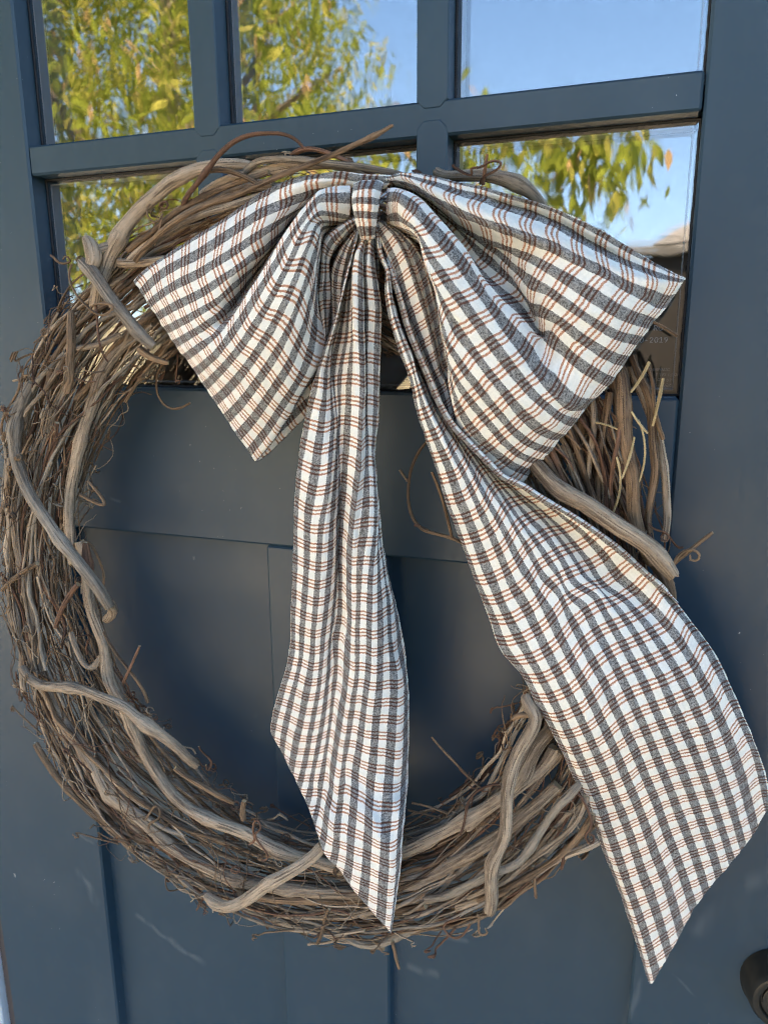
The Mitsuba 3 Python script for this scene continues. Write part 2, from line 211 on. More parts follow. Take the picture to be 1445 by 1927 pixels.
  (9.6, -9.7, 28, "3811,-1100,11868 3861,-1180,12295 3899,-1228,12706 3846,-1038,12926 3855,-980,13237 3878,-990,13556 3902,-990,13889 3900,-990,14232 3889,-990,14461 3869,-980,14682 3845,-970,14900 3823,-970,15106 3816,-980,15313 3810,-1010,15542 3743,-880,15695 3727,-880,15872 3715,-870,16046 3702,-850,16196 3702,-790,16557 3715,-810,16743 3739,-850,16952 3761,-880,17046 3784,-900,17109 3770,-860,17326"),
  (10.8, -10.88, 28, "3937,-1060,11686 3993,-1130,12067 4035,-1180,12488 4036,-1122,12808 3978,-892,13008 3993,-880,13364 3994,-870,13640 3991,-860,13870 3930,-830,14146 3903,-820,14376 3869,-810,14566 3831,-810,14769 3804,-820,14961 3793,-840,15165 3792,-880,15348 3727,-770,15519 3726,-810,15679 3709,-810,15853 3691,-790,16017 3680,-760,16191 3726,-740,16257 3721,-710,16421 3723,-700,16557 3723,-720,16746 3735,-770,16958 3751,-800,17039 3771,-830,17110 3763,-820,17331"),
  (11.5, -11.56, 28, "3936,-1040,11665 4003,-1080,12105 4055,-1110,12515 4046,-978,12787 4000,-780,13019 4009,-770,13379 4004,-760,13658 3990,-750,13861 3960,-730,14109 3913,-720,14315 3866,-720,14498 3830,-730,14659 3797,-740,14830 3781,-760,14991 3769,-780,15173 3758,-800,15341 3760,-820,15506 3701,-680,15642 3718,-690,15794 3745,-690,15942 3742,-670,16165 3737,-660,16253 3737,-640,16501 3757,-660,16716 3754,-680,16817 3756,-710,16962 3763,-740,17043 3769,-780,17115 3762,-800,17334"),
 ],
 'right_tail': [
  (-0.3, 0.0, 42, "6012,-340,11181 5894,-381,11538 5788,-425,11871 5686,-476,12182 5570,-544,12504 5476,-646,12844 5406,-719,13046 5322,-816,13291 5241,-907,13525 5146,-978,13755 5041,-1003,13947 4953,-1001,14110 4875,-991,14203 4801,-988,14267 4678,-957,14506 4589,-941,14739 4526,-900,14860 4468,-920,15011 4411,-940,15191 4343,-970,15383 4275,-1000,15629 4209,-1030,15828 4147,-1070,16052 4106,-1100,16270 4066,-1120,16392 4034,-1140,16487 4002,-1160,16610 3974,-1170,16739 3961,-1180,16866 3970,-1180,16956 3918,-1160,17050 3889,-1130,17145 3864,-1080,17277"),
  (0.5, 0.0, 42, "6031,-340,11180 5936,-411,11556 5830,-465,11895 5728,-515,12203 5621,-591,12531 5526,-692,12867 5456,-779,13095 5376,-876,13338 5292,-970,13588 5201,-1049,13828 5101,-1068,14030 5018,-1062,14181 4936,-1054,14297 4861,-1037,14395 4740,-1006,14614 4656,-998,14781 4599,-1000,14897 4539,-1006,15041 4476,-1017,15214 4407,-1052,15404 4337,-1080,15631 4268,-1110,15841 4197,-1140,16059 4153,-1160,16273 4113,-1180,16393 4078,-1190,16487 4038,-1200,16609 4010,-1210,16736 3993,-1210,16863 3993,-1210,16953 3939,-1180,17047 3904,-1140,17143 3869,-1080,17276"),
  (1.5, 0.76, 42, "6102,-360,11418 6016,-432,11725 5920,-497,12040 5819,-570,12350 5729,-649,12658 5635,-750,12969 5554,-850,13234 5471,-956,13476 5383,-1056,13738 5289,-1110,13950 5193,-1126,14139 5096,-1119,14299 5013,-1097,14440 4930,-1077,14582 4830,-1053,14738 4749,-1040,14924 4698,-1047,15052 4627,-1067,15224 4547,-1102,15424 4459,-1130,15646 4363,-1150,15849 4266,-1160,16049 4198,-1170,16221 4149,-1170,16393 4106,-1170,16487 4056,-1170,16609 4019,-1170,16724 4000,-1170,16858 3992,-1170,16956 3944,-1150,17050 3909,-1120,17145 3870,-1060,17279"),
  (2.7, 1.67, 42, "6192,-382,11703 6110,-465,12007 6023,-545,12306 5923,-626,12594 5834,-716,12881 5741,-824,13169 5653,-936,13432 5569,-1040,13681 5481,-1119,13906 5394,-1150,14101 5306,-1152,14265 5217,-1128,14417 5127,-1102,14568 5052,-1078,14708 4979,-1068,14838 4915,-1074,14922 4843,-1078,15059 4758,-1097,15241 4653,-1112,15433 4542,-1101,15632 4417,-1060,15826 4271,-1000,16021 4167,-970,16210 4088,-950,16388 4037,-930,16486 3985,-920,16614 3944,-920,16734 3928,-930,16875 3921,-940,16977 3888,-960,17070 3866,-980,17162 3847,-980,17291"),
  (4, 2.66, 42, "6288,-396,12031 6206,-485,12309 6110,-576,12605 6009,-676,12895 5919,-794,13189 5828,-906,13450 5740,-1010,13697 5658,-1088,13905 5570,-1122,14101 5490,-1127,14266 5403,-1118,14407 5322,-1086,14540 5242,-1070,14681 5168,-1054,14823 5061,-1046,14914 4976,-1058,15066 4878,-1078,15232 4748,-1072,15431 4601,-1021,15607 4440,-950,15799 4270,-890,15997 4149,-860,16189 4050,-840,16385 4001,-830,16485 3952,-820,16616 3915,-820,16738 3898,-830,16882 3897,-850,16985 3868,-880,17079 3849,-910,17171 3838,-940,17297"),
  (5.3, 3.65, 42, "6385,-404,12278 6301,-512,12568 6203,-618,12864 6100,-744,13161 6003,-861,13441 5912,-967,13688 5825,-1048,13914 5744,-1084,14095 5663,-1091,14260 5585,-1076,14392 5506,-1057,14522 5427,-1043,14647 5356,-1030,14758 5238,-1033,14828 5156,-1018,14972 5064,-1025,15107 4965,-1028,15227 4826,-1003,15380 4662,-941,15569 4481,-880,15763 4290,-830,15964 4149,-810,16172 4038,-790,16384 3989,-780,16485 3943,-780,16617 3905,-780,16740 3888,-790,16884 3887,-810,16988 3859,-840,17083 3841,-870,17176 3832,-910,17301"),
  (6.6, 4.64, 42, "6491,-407,12484 6404,-525,12773 6302,-655,13076 6197,-785,13384 6098,-909,13658 6001,-995,13885 5909,-1046,14088 5835,-1065,14259 5766,-1049,14367 5688,-1022,14486 5603,-1007,14609 5519,-992,14717 5434,-984,14829 5323,-980,14892 5229,-972,15023 5134,-952,15137 5017,-926,15263 4869,-892,15388 4697,-861,15543 4506,-830,15729 4323,-810,15920 4162,-800,16157 4048,-780,16383 3998,-770,16485 3945,-760,16617 3905,-760,16741 3887,-770,16886 3886,-790,16990 3858,-820,17085 3840,-850,17178 3829,-890,17304"),
  (7.9, 5.62, 42, "6579,-416,12682 6489,-538,12968 6392,-679,13272 6284,-821,13577 6185,-931,13852 6089,-987,14074 6001,-1009,14244 5923,-1009,14373 5847,-988,14478 5764,-956,14579 5681,-934,14670 5590,-917,14762 5438,-895,14848 5335,-863,14987 5232,-833,15100 5113,-807,15214 4983,-803,15334 4827,-821,15457 4641,-840,15608 4466,-850,15773 4313,-860,15953 4179,-860,16162 4093,-860,16385 4043,-860,16485 3991,-860,16615 3950,-860,16736 3928,-860,16879 3918,-860,16983 3881,-870,17079 3856,-880,17174 3836,-900,17302"),
  (9, 6.46, 42, "6652,-422,12854 6556,-554,13175 6455,-706,13493 6357,-831,13764 6254,-910,14015 6161,-946,14208 6082,-944,14352 6006,-933,14462 5924,-911,14567 5835,-878,14653 5746,-854,14727 5656,-844,14808 5566,-840,14873 5451,-839,15035 5339,-860,15159 5229,-896,15272 5080,-933,15382 4918,-961,15490 4739,-981,15608 4573,-1000,15742 4412,-1020,15918 4259,-1040,16147 4186,-1050,16390 4135,-1050,16486 4086,-1060,16611 4046,-1070,16727 4022,-1080,16863 3999,-1070,16964 3948,-1040,17060 3909,-1010,17157 3862,-960,17293"),
  (9.9, 7.14, 42, "6709,-432,13049 6619,-571,13394 6520,-704,13691 6421,-789,13918 6323,-848,14124 6239,-868,14295 6161,-863,14424 6078,-852,14533 5995,-843,14644 5912,-846,14736 5844,-857,14817 5772,-900,14914 5651,-945,15027 5518,-985,15137 5386,-1019,15238 5227,-1044,15344 5041,-1062,15446 4895,-1081,15532 4774,-1091,15588 4678,-1100,15673 4541,-1110,15804 4417,-1120,15935 4320,-1120,16074 4246,-1120,16232 4196,-1120,16370 4148,-1130,16472 4104,-1140,16588 4068,-1150,16716 4030,-1150,16844 4002,-1140,16902 3967,-1120,16982 3922,-1060,17095 3873,-980,17290"),
  (10.4, 7.52, 42, "6723,-401,13069 6660,-526,13393 6578,-643,13617 6473,-739,13884 6365,-785,14117 6266,-794,14314 6156,-792,14488 6062,-782,14598 5956,-784,14727 5865,-804,14818 5854,-832,14833 5704,-890,14974 5542,-945,15128 5383,-988,15251 5224,-1014,15355 5037,-1032,15456 4889,-1051,15546 4768,-1061,15596 4672,-1070,15688 4533,-1080,15820 4409,-1090,15952 4323,-1090,16085 4244,-1090,16257 4198,-1090,16355 4146,-1100,16472 4099,-1100,16588 4060,-1100,16718 4013,-1100,16862 3987,-1090,16920 3953,-1070,17001 3908,-1010,17107 3864,-950,17294"),
 ],
 'right_pleat': [
  (0, 12, 25.5, "4316,-840,15855 4237,-880,16121 4185,-910,16311 4113,-940,16485 4053,-980,16649 4010,-1020,16795 3981,-1050,16937 3941,-1070,17058 3891,-1070,17158 3854,-1020,17278"),
  (1, 12, 25.5, "4349,-880,15899 4292,-940,16163 4237,-980,16314 4177,-1020,16486 4117,-1060,16661 4072,-1090,16804 4036,-1120,16959 3985,-1130,17085 3924,-1120,17186 3864,-1040,17282"),
  (2, 12, 25.5, "4379,-880,15937 4340,-950,16201 4298,-1000,16315 4259,-1050,16500 4212,-1090,16702 4166,-1120,16857 4119,-1140,16996 4065,-1140,17115 3990,-1120,17210 3869,-1030,17287"),
  (2.5, 12, 25.5, "4387,-820,15969 4347,-860,16222 4292,-890,16311 4252,-920,16500 4198,-950,16706 4151,-980,16880 4105,-1010,17022 4056,-1040,17133 3982,-1050,17222 3863,-1000,17293"),
  (3.2, 12, 25.5, "4420,-860,16000 4392,-920,16255 4346,-960,16314 4310,-990,16500 4258,-1010,16718 4213,-1020,16890 4161,-1030,17032 4087,-1040,17146 3994,-1040,17227 3859,-980,17297"),
  (4.4, 12, 25.5, "4421,-740,16028 4387,-780,16286 4341,-800,16308 4311,-820,16499 4257,-840,16739 4206,-860,16922 4147,-880,17060 4069,-910,17168 3968,-940,17244 3849,-940,17305"),
 ],
 'left_pleat': [
  (0, 0, 9, "3318,-880,16279 3404,-940,16504 3393,-980,16720 3390,-1000,16810 3427,-1040,16956 3452,-1070,17063 3484,-1100,17166 3540,-1130,17217 3646,-1160,17264 3742,-1120,17313"),
  (0.7, 0, 9, "3365,-920,16345 3438,-990,16504 3454,-1040,16694 3461,-1070,16805 3496,-1120,16948 3516,-1150,17046 3546,-1180,17123 3598,-1210,17177 3686,-1220,17233 3753,-1140,17295"),
  (1.5, 0, 9, "3360,-860,16343 3413,-920,16503 3448,-960,16696 3469,-980,16824 3481,-1020,16956 3502,-1060,17040 3545,-1110,17098 3604,-1160,17144 3685,-1180,17211 3749,-1120,17288"),
  (2.3, 0, 9, "3316,-740,16356 3357,-780,16503 3414,-820,16701 3436,-840,16855 3442,-880,16967 3452,-920,17039 3496,-970,17092 3560,-1020,17143 3652,-1080,17203 3736,-1080,17284"),
 ],
 'left_pleat_001': [
  (0, 0, 8, "3411,-820,16583 3437,-860,16777 3449,-900,16905 3486,-950,17013 3551,-1000,17102 3631,-1050,17172 3717,-1060,17245"),
  (1, 0, 8, "3472,-860,16582 3497,-920,16773 3517,-970,16884 3553,-1020,16983 3613,-1070,17071 3671,-1100,17151 3729,-1080,17235"),
  (2, 0, 8, "3507,-840,16582 3532,-900,16773 3559,-950,16884 3599,-1000,16983 3641,-1050,17064 3687,-1090,17144 3733,-1080,17228"),
  (3, 0, 8, "3501,-740,16582 3521,-780,16779 3540,-820,16892 3579,-880,16993 3617,-940,17068 3667,-1000,17148 3721,-1040,17226"),
 ],
 'knot': [
  (0.55, -0.25, 1.3, "3678,-1000,17537 3738,-1040,17546 3808,-1060,17545 3863,-1040,17546 3893,-980,17536"),
  (0.9, -0.25, 1.3, "3749,-1180,17487 3823,-1271,17486 3897,-1299,17482 3947,-1271,17484 3948,-1160,17483"),
  (1.3, -0.25, 1.3, "3786,-1285,17427 3853,-1369,17421 3922,-1404,17417 3972,-1383,17416 3979,-1285,17414"),
  (2.1, -0.25, 1.3, "3793,-1313,17362 3858,-1404,17357 3930,-1439,17344 3977,-1418,17341 3976,-1313,17358"),
  (3, -0.25, 1.3, "3801,-1299,17291 3863,-1390,17284 3925,-1418,17274 3961,-1397,17271 3955,-1299,17289"),
  (3.8, -0.25, 1.3, "3806,-1257,17222 3858,-1341,17216 3909,-1376,17209 3938,-1355,17210 3928,-1257,17223"),
  (4.4, -0.25, 1.3, "3778,-1120,17179 3844,-1257,17158 3884,-1292,17157 3902,-1271,17162 3877,-1140,17175"),
  (4.9, -0.25, 1.3, "3726,-960,17193 3776,-1060,17165 3807,-1080,17161 3824,-1060,17169 3807,-960,17189"),
 ],
 'hem': [
  (9.72, 12.8, 40.5, "5953,-804,14732 5857,-824,14813 5844,-852,14824 5694,-910,14965 5532,-965,15119 5375,-1008,15240 5217,-1034,15343 5031,-1052,15443 4885,-1071,15534 4762,-1081,15584 4663,-1090,15678 4525,-1100,15809 4399,-1110,15943 4312,-1110,16078 4233,-1110,16251 4187,-1110,16348 4135,-1120,16465 4088,-1120,16583 4048,-1120,16713 4002,-1120,16856 3979,-1110,16914 3949,-1090,16996"),
  (9.9, 12.8, 40.5, "5951,-844,14746 5858,-864,14829 5845,-892,14841 5696,-950,14982 5537,-1005,15134 5380,-1048,15255 5223,-1074,15358 5039,-1092,15457 4893,-1111,15546 4772,-1121,15596 4675,-1130,15689 4538,-1140,15819 4414,-1150,15951 4328,-1150,16084 4250,-1150,16255 4204,-1150,16352 4153,-1160,16468 4106,-1160,16584 4067,-1160,16713 4021,-1160,16855 3997,-1150,16912 3966,-1130,16993"),
  (10.2, 12.8, 40.5, "5951,-864,14755 5862,-884,14844 5852,-912,14858 5703,-970,14998 5544,-1025,15150 5387,-1068,15271 5231,-1094,15373 5047,-1112,15472 4902,-1131,15562 4783,-1141,15610 4688,-1150,15701 4552,-1160,15831 4429,-1170,15961 4345,-1170,16092 4268,-1170,16261 4222,-1170,16357 4171,-1180,16472 4124,-1180,16587 4086,-1180,16715 4040,-1180,16856 4014,-1170,16914 3980,-1150,16993"),
  (10.5, 12.8, 40.5, "5953,-844,14749 5868,-864,14845 5860,-892,14863 5711,-950,15002 5550,-1005,15155 5393,-1048,15277 5235,-1074,15380 5050,-1092,15479 4904,-1111,15569 4786,-1121,15618 4693,-1130,15708 4556,-1140,15837 4434,-1150,15967 4351,-1150,16096 4274,-1150,16265 4228,-1150,16361 4177,-1160,16477 4130,-1160,16591 4092,-1160,16719 4046,-1160,16861 4017,-1150,16918 3981,-1130,16997"),
  (10.7, 12.8, 40.5, "5957,-794,14733 5873,-814,14831 5864,-842,14851 5714,-900,14992 5552,-955,15146 5392,-998,15269 5233,-1024,15373 5047,-1042,15474 4899,-1061,15565 4780,-1071,15613 4686,-1080,15703 4549,-1090,15834 4426,-1100,15964 4342,-1100,16094 4264,-1100,16265 4218,-1100,16362 4167,-1110,16478 4120,-1110,16593 4081,-1110,16722 4034,-1110,16866 4004,-1100,16923 3967,-1080,17003"),
 ],
}
STEMS = [
 ('vine', "1247,-740,16748,47 1339,-800,16926,54 1479,-820,17148,58 1619,-820,17344,57 1791,-800,17511,57 1989,-800,17634,56 2213,-800,17737,51 2437,-780,17791,46 2663,-740,17800,38 2782,-700,17773,30"),
 ('vine', "1310,-920,17129,50 1414,-960,17049,57 1528,-990,16931,52 1649,-1000,16790,51 1776,-1000,16651,47 1883,-990,16544,43 1968,-980,16470,35"),
 ('vine', "1317,-860,17313,38 1386,-900,17249,49 1416,-920,17181,53 1373,-930,17101,49"),
 ('twig', "1721,-840,16457,33 1848,-860,16385,28 2011,-860,16336,14"),
 ('vine', "1597,-840,17133,37 1799,-860,17116,36 2024,-840,17133,31"),
 ('vine', "1560,-840,17264,37 1460,-880,17232,41 1394,-920,17174,45"),
 ('vine', "1781,-620,16734,41 1544,-680,16542,41 1339,-740,16346,46 1158,-760,16055,51 1032,-760,15799,48 869,-740,15459,49 755,-720,15157,50 699,-720,14803,50 741,-740,14506,46"),
 ('vine', "1065,-860,16739,30 1101,-900,16652,34 1113,-940,16416,34 1016,-920,16094,35"),
 ('vine', "1077,-900,16459,25 1323,-880,16479,24 1554,-840,16555,19"),
 ('vine', "583,-840,16155,45 469,-900,15936,54 415,-940,15743,54 423,-960,15543,54 522,-980,15266,54 676,-1000,15040,53 855,-1010,14815,53 1048,-1020,14616,52 1225,-1020,14415,52 1325,-1000,14238,47"),
 ('vine', "1287,-960,14239,48 1211,-840,14118,44 1063,-760,14004,41"),
 ('vine', "56,-700,15262,43 114,-740,14947,48 141,-780,14513,48 210,-800,14102,49 218,-800,13696,49 267,-800,13342,55 488,-820,12913,55 672,-840,12695,60 823,-840,12460,60 939,-840,12252,60 1173,-840,12100,60 1404,-840,11950,60 1633,-840,11801,59 1921,-840,11699,59 2262,-840,11614,58 2653,-840,11621,57 3058,-840,11686,56 3438,-820,11741,50 3773,-780,11791,45"),
 ('vine', "809,-720,14711,41 888,-760,14424,45 937,-800,14081,50 1056,-820,13763,50 1106,-840,13407,56 1248,-840,13160,56 1393,-840,12803,56 1548,-840,12551,57 1709,-840,12361,57 1959,-840,12221,57 2294,-840,12159,56 2540,-840,12107,55 2806,-840,12035,55 3059,-820,12001,50 3434,-800,11964,45 3775,-780,12027,40"),
 ('vine', "192,-960,13468,40 386,-1020,13382,44 768,-1060,13407,47 1173,-1080,13403,45 1480,-1080,13309,49 1732,-1060,13151,48 1910,-980,12953,44 2010,-860,12744,41"),
 ('vine', "3299,-980,12295,51 3126,-1060,12116,52 2858,-1100,11917,54 2569,-1080,11632,56 2304,-1020,11453,48 2072,-940,11438,39"),
 ('vine', "108,-840,12588,31 240,-840,12378,32 335,-820,12231,31 553,-800,11995,31 778,-780,11822,31 996,-780,11752,30 1338,-780,11715,24 1731,-780,11665,23 1952,-800,11501,23"),
 ('vine', "647,-700,11836,25 798,-700,11711,25 1117,-680,11498,25 1419,-680,11330,31 1631,-680,11251,30 1907,-720,11344,24"),
 ('vine', "2242,-740,11302,29 2413,-740,11273,35 2708,-720,11146,35 3111,-700,11159,34 3448,-680,11127,34 3631,-680,11143,34 3810,-680,11243,33 4089,-700,11483,32 4379,-720,11709,26"),
 ('vine', "2337,-700,11356,29 2478,-700,11300,29 2829,-680,11206,29 3228,-660,11130,28 3563,-640,11087,28 3729,-640,11103,34"),
 ('vine', "2354,-820,11455,34 2647,-840,11489,34 3055,-840,11574,33 3436,-820,11637,32 3779,-800,11657,32 4165,-800,11804,31"),
 ('vine', "3350,-720,11980,50 3663,-740,12101,53 3935,-780,12272,56 4220,-800,12484,54 4530,-800,12731,52 4782,-800,12979,51 5021,-780,13204,46 5187,-740,13447,45"),
 ('vine', "3609,-740,11736,55 3928,-760,11914,57 4166,-760,12056,56 4395,-760,12245,55 4658,-760,12488,53 4934,-740,12788,48 5206,-700,13106,47"),
 ('vine', "4967,-960,13968,39 4991,-1000,13923,49 5045,-1040,13860,49 4987,-1060,13656,50 4908,-1080,13453,47 4874,-1100,13150,48 4871,-1100,12874,49 4789,-1100,12623,51 4777,-1060,12281,53 4753,-1020,12095,45"),
 ('twig', "4991,-920,13789,21 4926,-900,13768,21 4860,-880,13711,17"),
 ('vine', "5218,-740,13807,44 5162,-780,13669,48 5055,-820,13511,52 4963,-820,13267,49 4790,-800,12986,47 4510,-760,12625,45"),
 ('vine', "5383,-900,13294,26 5360,-920,13270,30 5192,-940,13000,30 5082,-940,12767,31 4967,-940,12550,32 4738,-920,12355,33 4477,-900,12121,34 4176,-840,11918,30"),
 ('vine', "5430,-880,13176,20 5313,-920,12878,20 5143,-920,12674,21 4947,-920,12434,21 4822,-900,12288,21 4540,-840,12019,20"),
 ('vine', "5481,-840,13027,22 5371,-860,12781,23 5182,-860,12522,23 4901,-860,12254,24 4626,-820,12001,20"),
 ('vine', "5520,-760,12732,32 5494,-780,12721,32 5334,-800,12611,28 5137,-800,12441,28 4828,-800,12162,29 4434,-760,11821,26"),
 ('vine', "5464,-760,16329,32 5501,-840,16222,42 5523,-900,16071,44 5544,-920,15848,44 5589,-920,15674,45 5623,-880,15398,45 5676,-820,15192,43 5758,-760,14993,37"),
 ('vine', "4916,-800,15673,49 5002,-920,15625,55 5139,-980,15515,57 5356,-1020,15410,60 5516,-1040,15310,60 5672,-1040,15215,57 5829,-1020,15079,51 5902,-1000,14989,45"),
 ('vine', "5722,-680,15006,41 5853,-700,14888,44 5904,-700,14765,38 5912,-680,14672,31"),
 ('vine', "5187,-580,16025,40 5227,-620,15891,47 5278,-640,15651,47 5345,-640,15424,47 5416,-600,15233,45"),
 ('vine', "5120,-700,15773,31 5156,-720,15695,31 5258,-720,15473,31 5332,-700,15347,31 5407,-660,15129,28"),
 ('vine', "5407,-700,16149,27 5402,-720,16071,27 5380,-720,15853,27 5382,-720,15631,27 5387,-700,15401,27 5441,-660,15171,28"),
 ('vine', "5535,-700,16397,23 5584,-740,16294,26 5642,-780,16176,30 5684,-780,16048,30 5709,-780,15837,30 5739,-760,15656,30 5735,-740,15469,27 5733,-680,15200,24"),
 ('vine', "5545,-620,16324,27 5648,-660,16079,27 5750,-660,15830,27 5803,-640,15573,27 5838,-620,15346,28 5838,-600,15111,24"),
 ('vine', "5408,-600,16287,31 5461,-620,15999,31 5472,-620,15702,31 5495,-600,15434,32 5566,-580,15162,32"),
 ('vine', "5053,-500,15938,31 5160,-520,15712,31 5230,-520,15441,31 5319,-500,15163,32"),
 ('vine', "5287,-780,16152,23 5326,-800,15976,23 5317,-800,15758,19 5312,-780,15570,19"),
 ('twig', "5504,-920,15959,15 5487,-960,15823,15 5469,-940,15678,15 5471,-900,15491,11"),
 ('vine', "4160,-660,17658,33 4258,-700,17609,35 4435,-740,17589,41 4602,-760,17566,44 4746,-760,17514,43 4839,-740,17462,40 4895,-680,17402,34 4970,-620,17272,30"),
 ('twig', "1811,-920,17126,23 1921,-960,17196,23 2118,-1020,17295,22 2607,-1120,17456,21 2975,-1160,17530,20 3202,-1160,17599,20 3578,-1120,17710,18 3826,-1080,17795,16 3978,-1040,17867,10"),
 ('twig', "2276,-920,17506,22 2339,-960,17552,20 2476,-1000,17645,19 2665,-1040,17782,19 2853,-1060,17876,17 3041,-1060,17900,14 3212,-1040,17880,12 3318,-1000,17790,10"),
 ('twig', "2521,-920,17736,22 2753,-980,17682,21 2962,-980,17590,17"),
 ('vine', "2794,-900,17705,26 2959,-920,17766,25 3189,-920,17752,25 3491,-920,17698,24 3861,-900,17627,24 4005,-840,17594,20"),
 ('vine', "2392,-840,17587,31 2499,-860,17632,30 2858,-860,17697,34 3148,-840,17722,34 3501,-800,17700,29 3717,-740,17640,25"),
 ('twig', "1713,-880,17213,23 2103,-920,17403,22 2441,-920,17552,22 2714,-920,17625,21 2987,-900,17691,21"),
 ('vine', "1645,-840,17099,33 1953,-860,17283,32 2203,-860,17387,31 2637,-840,17497,30 2906,-800,17560,26"),
 ('twig', "3158,-880,17787,17 3284,-900,17814,17 3425,-900,17785,16 3594,-880,17708,16 3766,-820,17629,16"),
 ('vine', "1995,-700,17380,48 2309,-720,17516,51 2595,-720,17605,50 2901,-700,17640,45"),
 ('vine', "1577,-660,17033,42 1817,-680,17229,41 2076,-680,17338,40 2359,-660,17405,35"),
 ('twig', "4567,-880,17685,10 4551,-860,17607,12 4523,-800,17519,12"),
 ('twig', "4097,-620,15753,11 3992,-620,15593,12 3943,-600,15411,12 3946,-580,15225,13 4015,-560,15075,13 4186,-580,15025,14 4311,-600,15006,14 4388,-620,14983,12"),
 ('twig', "3880,-620,15529,10 3938,-610,15442,11"),
 ('twig', "3987,-570,15084,10 4031,-570,15079,13"),
 ('twig', "4165,-720,15544,10 4215,-700,15413,11 4260,-660,15243,12 4294,-620,15069,12 4307,-600,14997,11"),
 ('twig', "4151,-600,13278,8 4235,-600,13196,9 4346,-620,13111,9 4474,-640,13012,9 4595,-680,12945,10"),
 ('twig', "4401,-620,13044,9 4519,-640,12972,10 4671,-680,12883,11"),
 ('twig', "3982,-600,12626,10 4153,-620,12631,10 4313,-660,12632,12"),
 ('twig', "3942,-580,12536,10 4101,-600,12544,10 4244,-640,12563,12"),
 ('twig', "4787,-920,13172,11 4664,-920,13118,10 4573,-920,13024,10 4521,-900,12848,10 4481,-900,12637,10"),
 ('twig', "2133,-780,16559,9 1882,-640,16398,9 1657,-520,16251,9 1597,-480,16149,9 1591,-460,16055,9 1655,-460,15964,9 1762,-460,15934,9 1873,-460,15969,9 1918,-460,15988,9"),
 ('twig', "1159,-920,13947,12 1259,-940,13804,13 1404,-940,13639,13 1501,-920,13490,14 1545,-880,13299,15"),
 ('twig', "1590,-980,13896,10 1501,-980,13732,12 1343,-940,13490,14"),
 ('twig', "6120,-840,15263,11 6030,-840,15168,13 5955,-820,15082,14 5898,-780,15005,14"),
 ('twig', "5655,-880,16612,10 5727,-860,16575,10 5807,-840,16526,10"),
 ('needle', "5743,-920,16263,9 5723,-920,16102,9 5701,-900,15956,8"),
 ('needle', "5646,-920,16369,7 5608,-920,16275,7 5555,-900,16185,7"),
 ('needle', "5550,-940,16174,7 5609,-940,16263,7 5653,-920,16362,7"),
 ('needle', "5607,-920,15996,7 5656,-940,15862,7 5661,-940,15688,7 5624,-920,15540,7"),
 ('needle', "5565,-940,16049,7 5626,-940,15965,7 5672,-920,15912,7"),
 ('needle', "5534,-980,15617,7 5575,-980,15760,7 5595,-960,15890,7"),
 ('needle', "5492,-980,15756,7 5526,-980,15546,7 5488,-960,15377,7"),
 ('needle', "5341,-900,15969,7 5444,-920,15950,7 5520,-920,15917,7"),
 ('twig', "5632,-860,16333,9 5681,-860,16232,11 5704,-840,16095,13 5740,-820,15955,15 5774,-800,15863,13"),
 ('twig', "950,-940,14385,26 755,-940,14160,24 616,-920,13928,22"),
 ('twig', "481,-920,14533,22 166,-880,14356,22 -61,-840,14192,20"),
 ('twig', "1080,-960,15225,15 1289,-920,15137,15 1126,-900,15334,13"),
 ('twig', "1961,-800,11296,9 1892,-780,11177,10 1816,-760,11054,8"),
 ('twig', "3881,-840,11393,16 3900,-840,11300,16 3942,-820,11117,13"),
 ('twig', "5059,-840,12456,14 5074,-820,12299,14 5090,-800,12139,12"),
 ('twig', "5284,-840,12647,12 5286,-820,12547,12 5272,-800,12452,10"),
 ('twig', "3173,-860,11173,17 3217,-880,11295,17 3273,-900,11496,16 3326,-920,11627,16"),
 ('twig', "2543,-980,12398,21 2556,-1000,12520,23 2575,-1000,12593,23"),
 ('twig', "1032,-900,14777,25 1032,-900,14679,36 997,-860,14465,36"),
 ('vine', "757,-880,13879,27 816,-900,13710,27 902,-880,13554,27 1032,-840,13662,21"),
 ('twig', "1791,-880,12679,27 2065,-880,12551,26 2283,-880,12490,26 2366,-840,12428,21"),
 ('tendril', "915,-840,17209,9 998,-860,17158,9 1090,-880,17137,9 1146,-880,17159,9 1127,-890,17188,8 1090,-900,17164,8"),
 ('tendril', "4324,-800,17652,9 4386,-840,17600,9 4468,-880,17577,8 4465,-900,17599,8 4507,-900,17602,8 4615,-920,17631,8 4664,-920,17612,8 4647,-900,17592,8 4552,-860,17558,8 4509,-820,17519,9"),
 ('tendril', "5902,-840,15034,10 5945,-860,15118,10 5998,-880,15146,9 6048,-880,15125,9 6046,-870,15075,8 6005,-860,15068,8 5996,-860,15100,7"),
 ('tendril', "5720,-880,15303,8 5749,-900,15277,8 5807,-920,15264,8 5851,-920,15239,8 5841,-920,15202,8 5807,-910,15211,8 5815,-900,15246,7 5890,-880,15181,8 5949,-860,15151,8"),
 ('tendril', "2043,-1000,17516,7 2024,-1000,17416,7 2098,-1000,17393,7 2138,-990,17448,7 2093,-980,17339,7 2031,-960,17230,7"),
 ('tendril', "2093,-960,17500,8 2133,-980,17528,8 2170,-980,17526,8 2182,-980,17499,8 2150,-970,17480,8 2111,-960,17491,8 2116,-950,17523,8"),
 ('tendril', "1298,-1040,17107,9 1280,-1060,16986,9 1355,-1080,16862,9 1489,-1100,16757,9 1653,-1120,16722,9 1718,-1120,16772,9 1629,-1110,16802,9 1496,-1100,16733,9"),
 ('tendril', "1527,-1080,16797,8 1541,-1100,16635,9 1556,-1100,16452,9 1580,-1060,16356,8"),
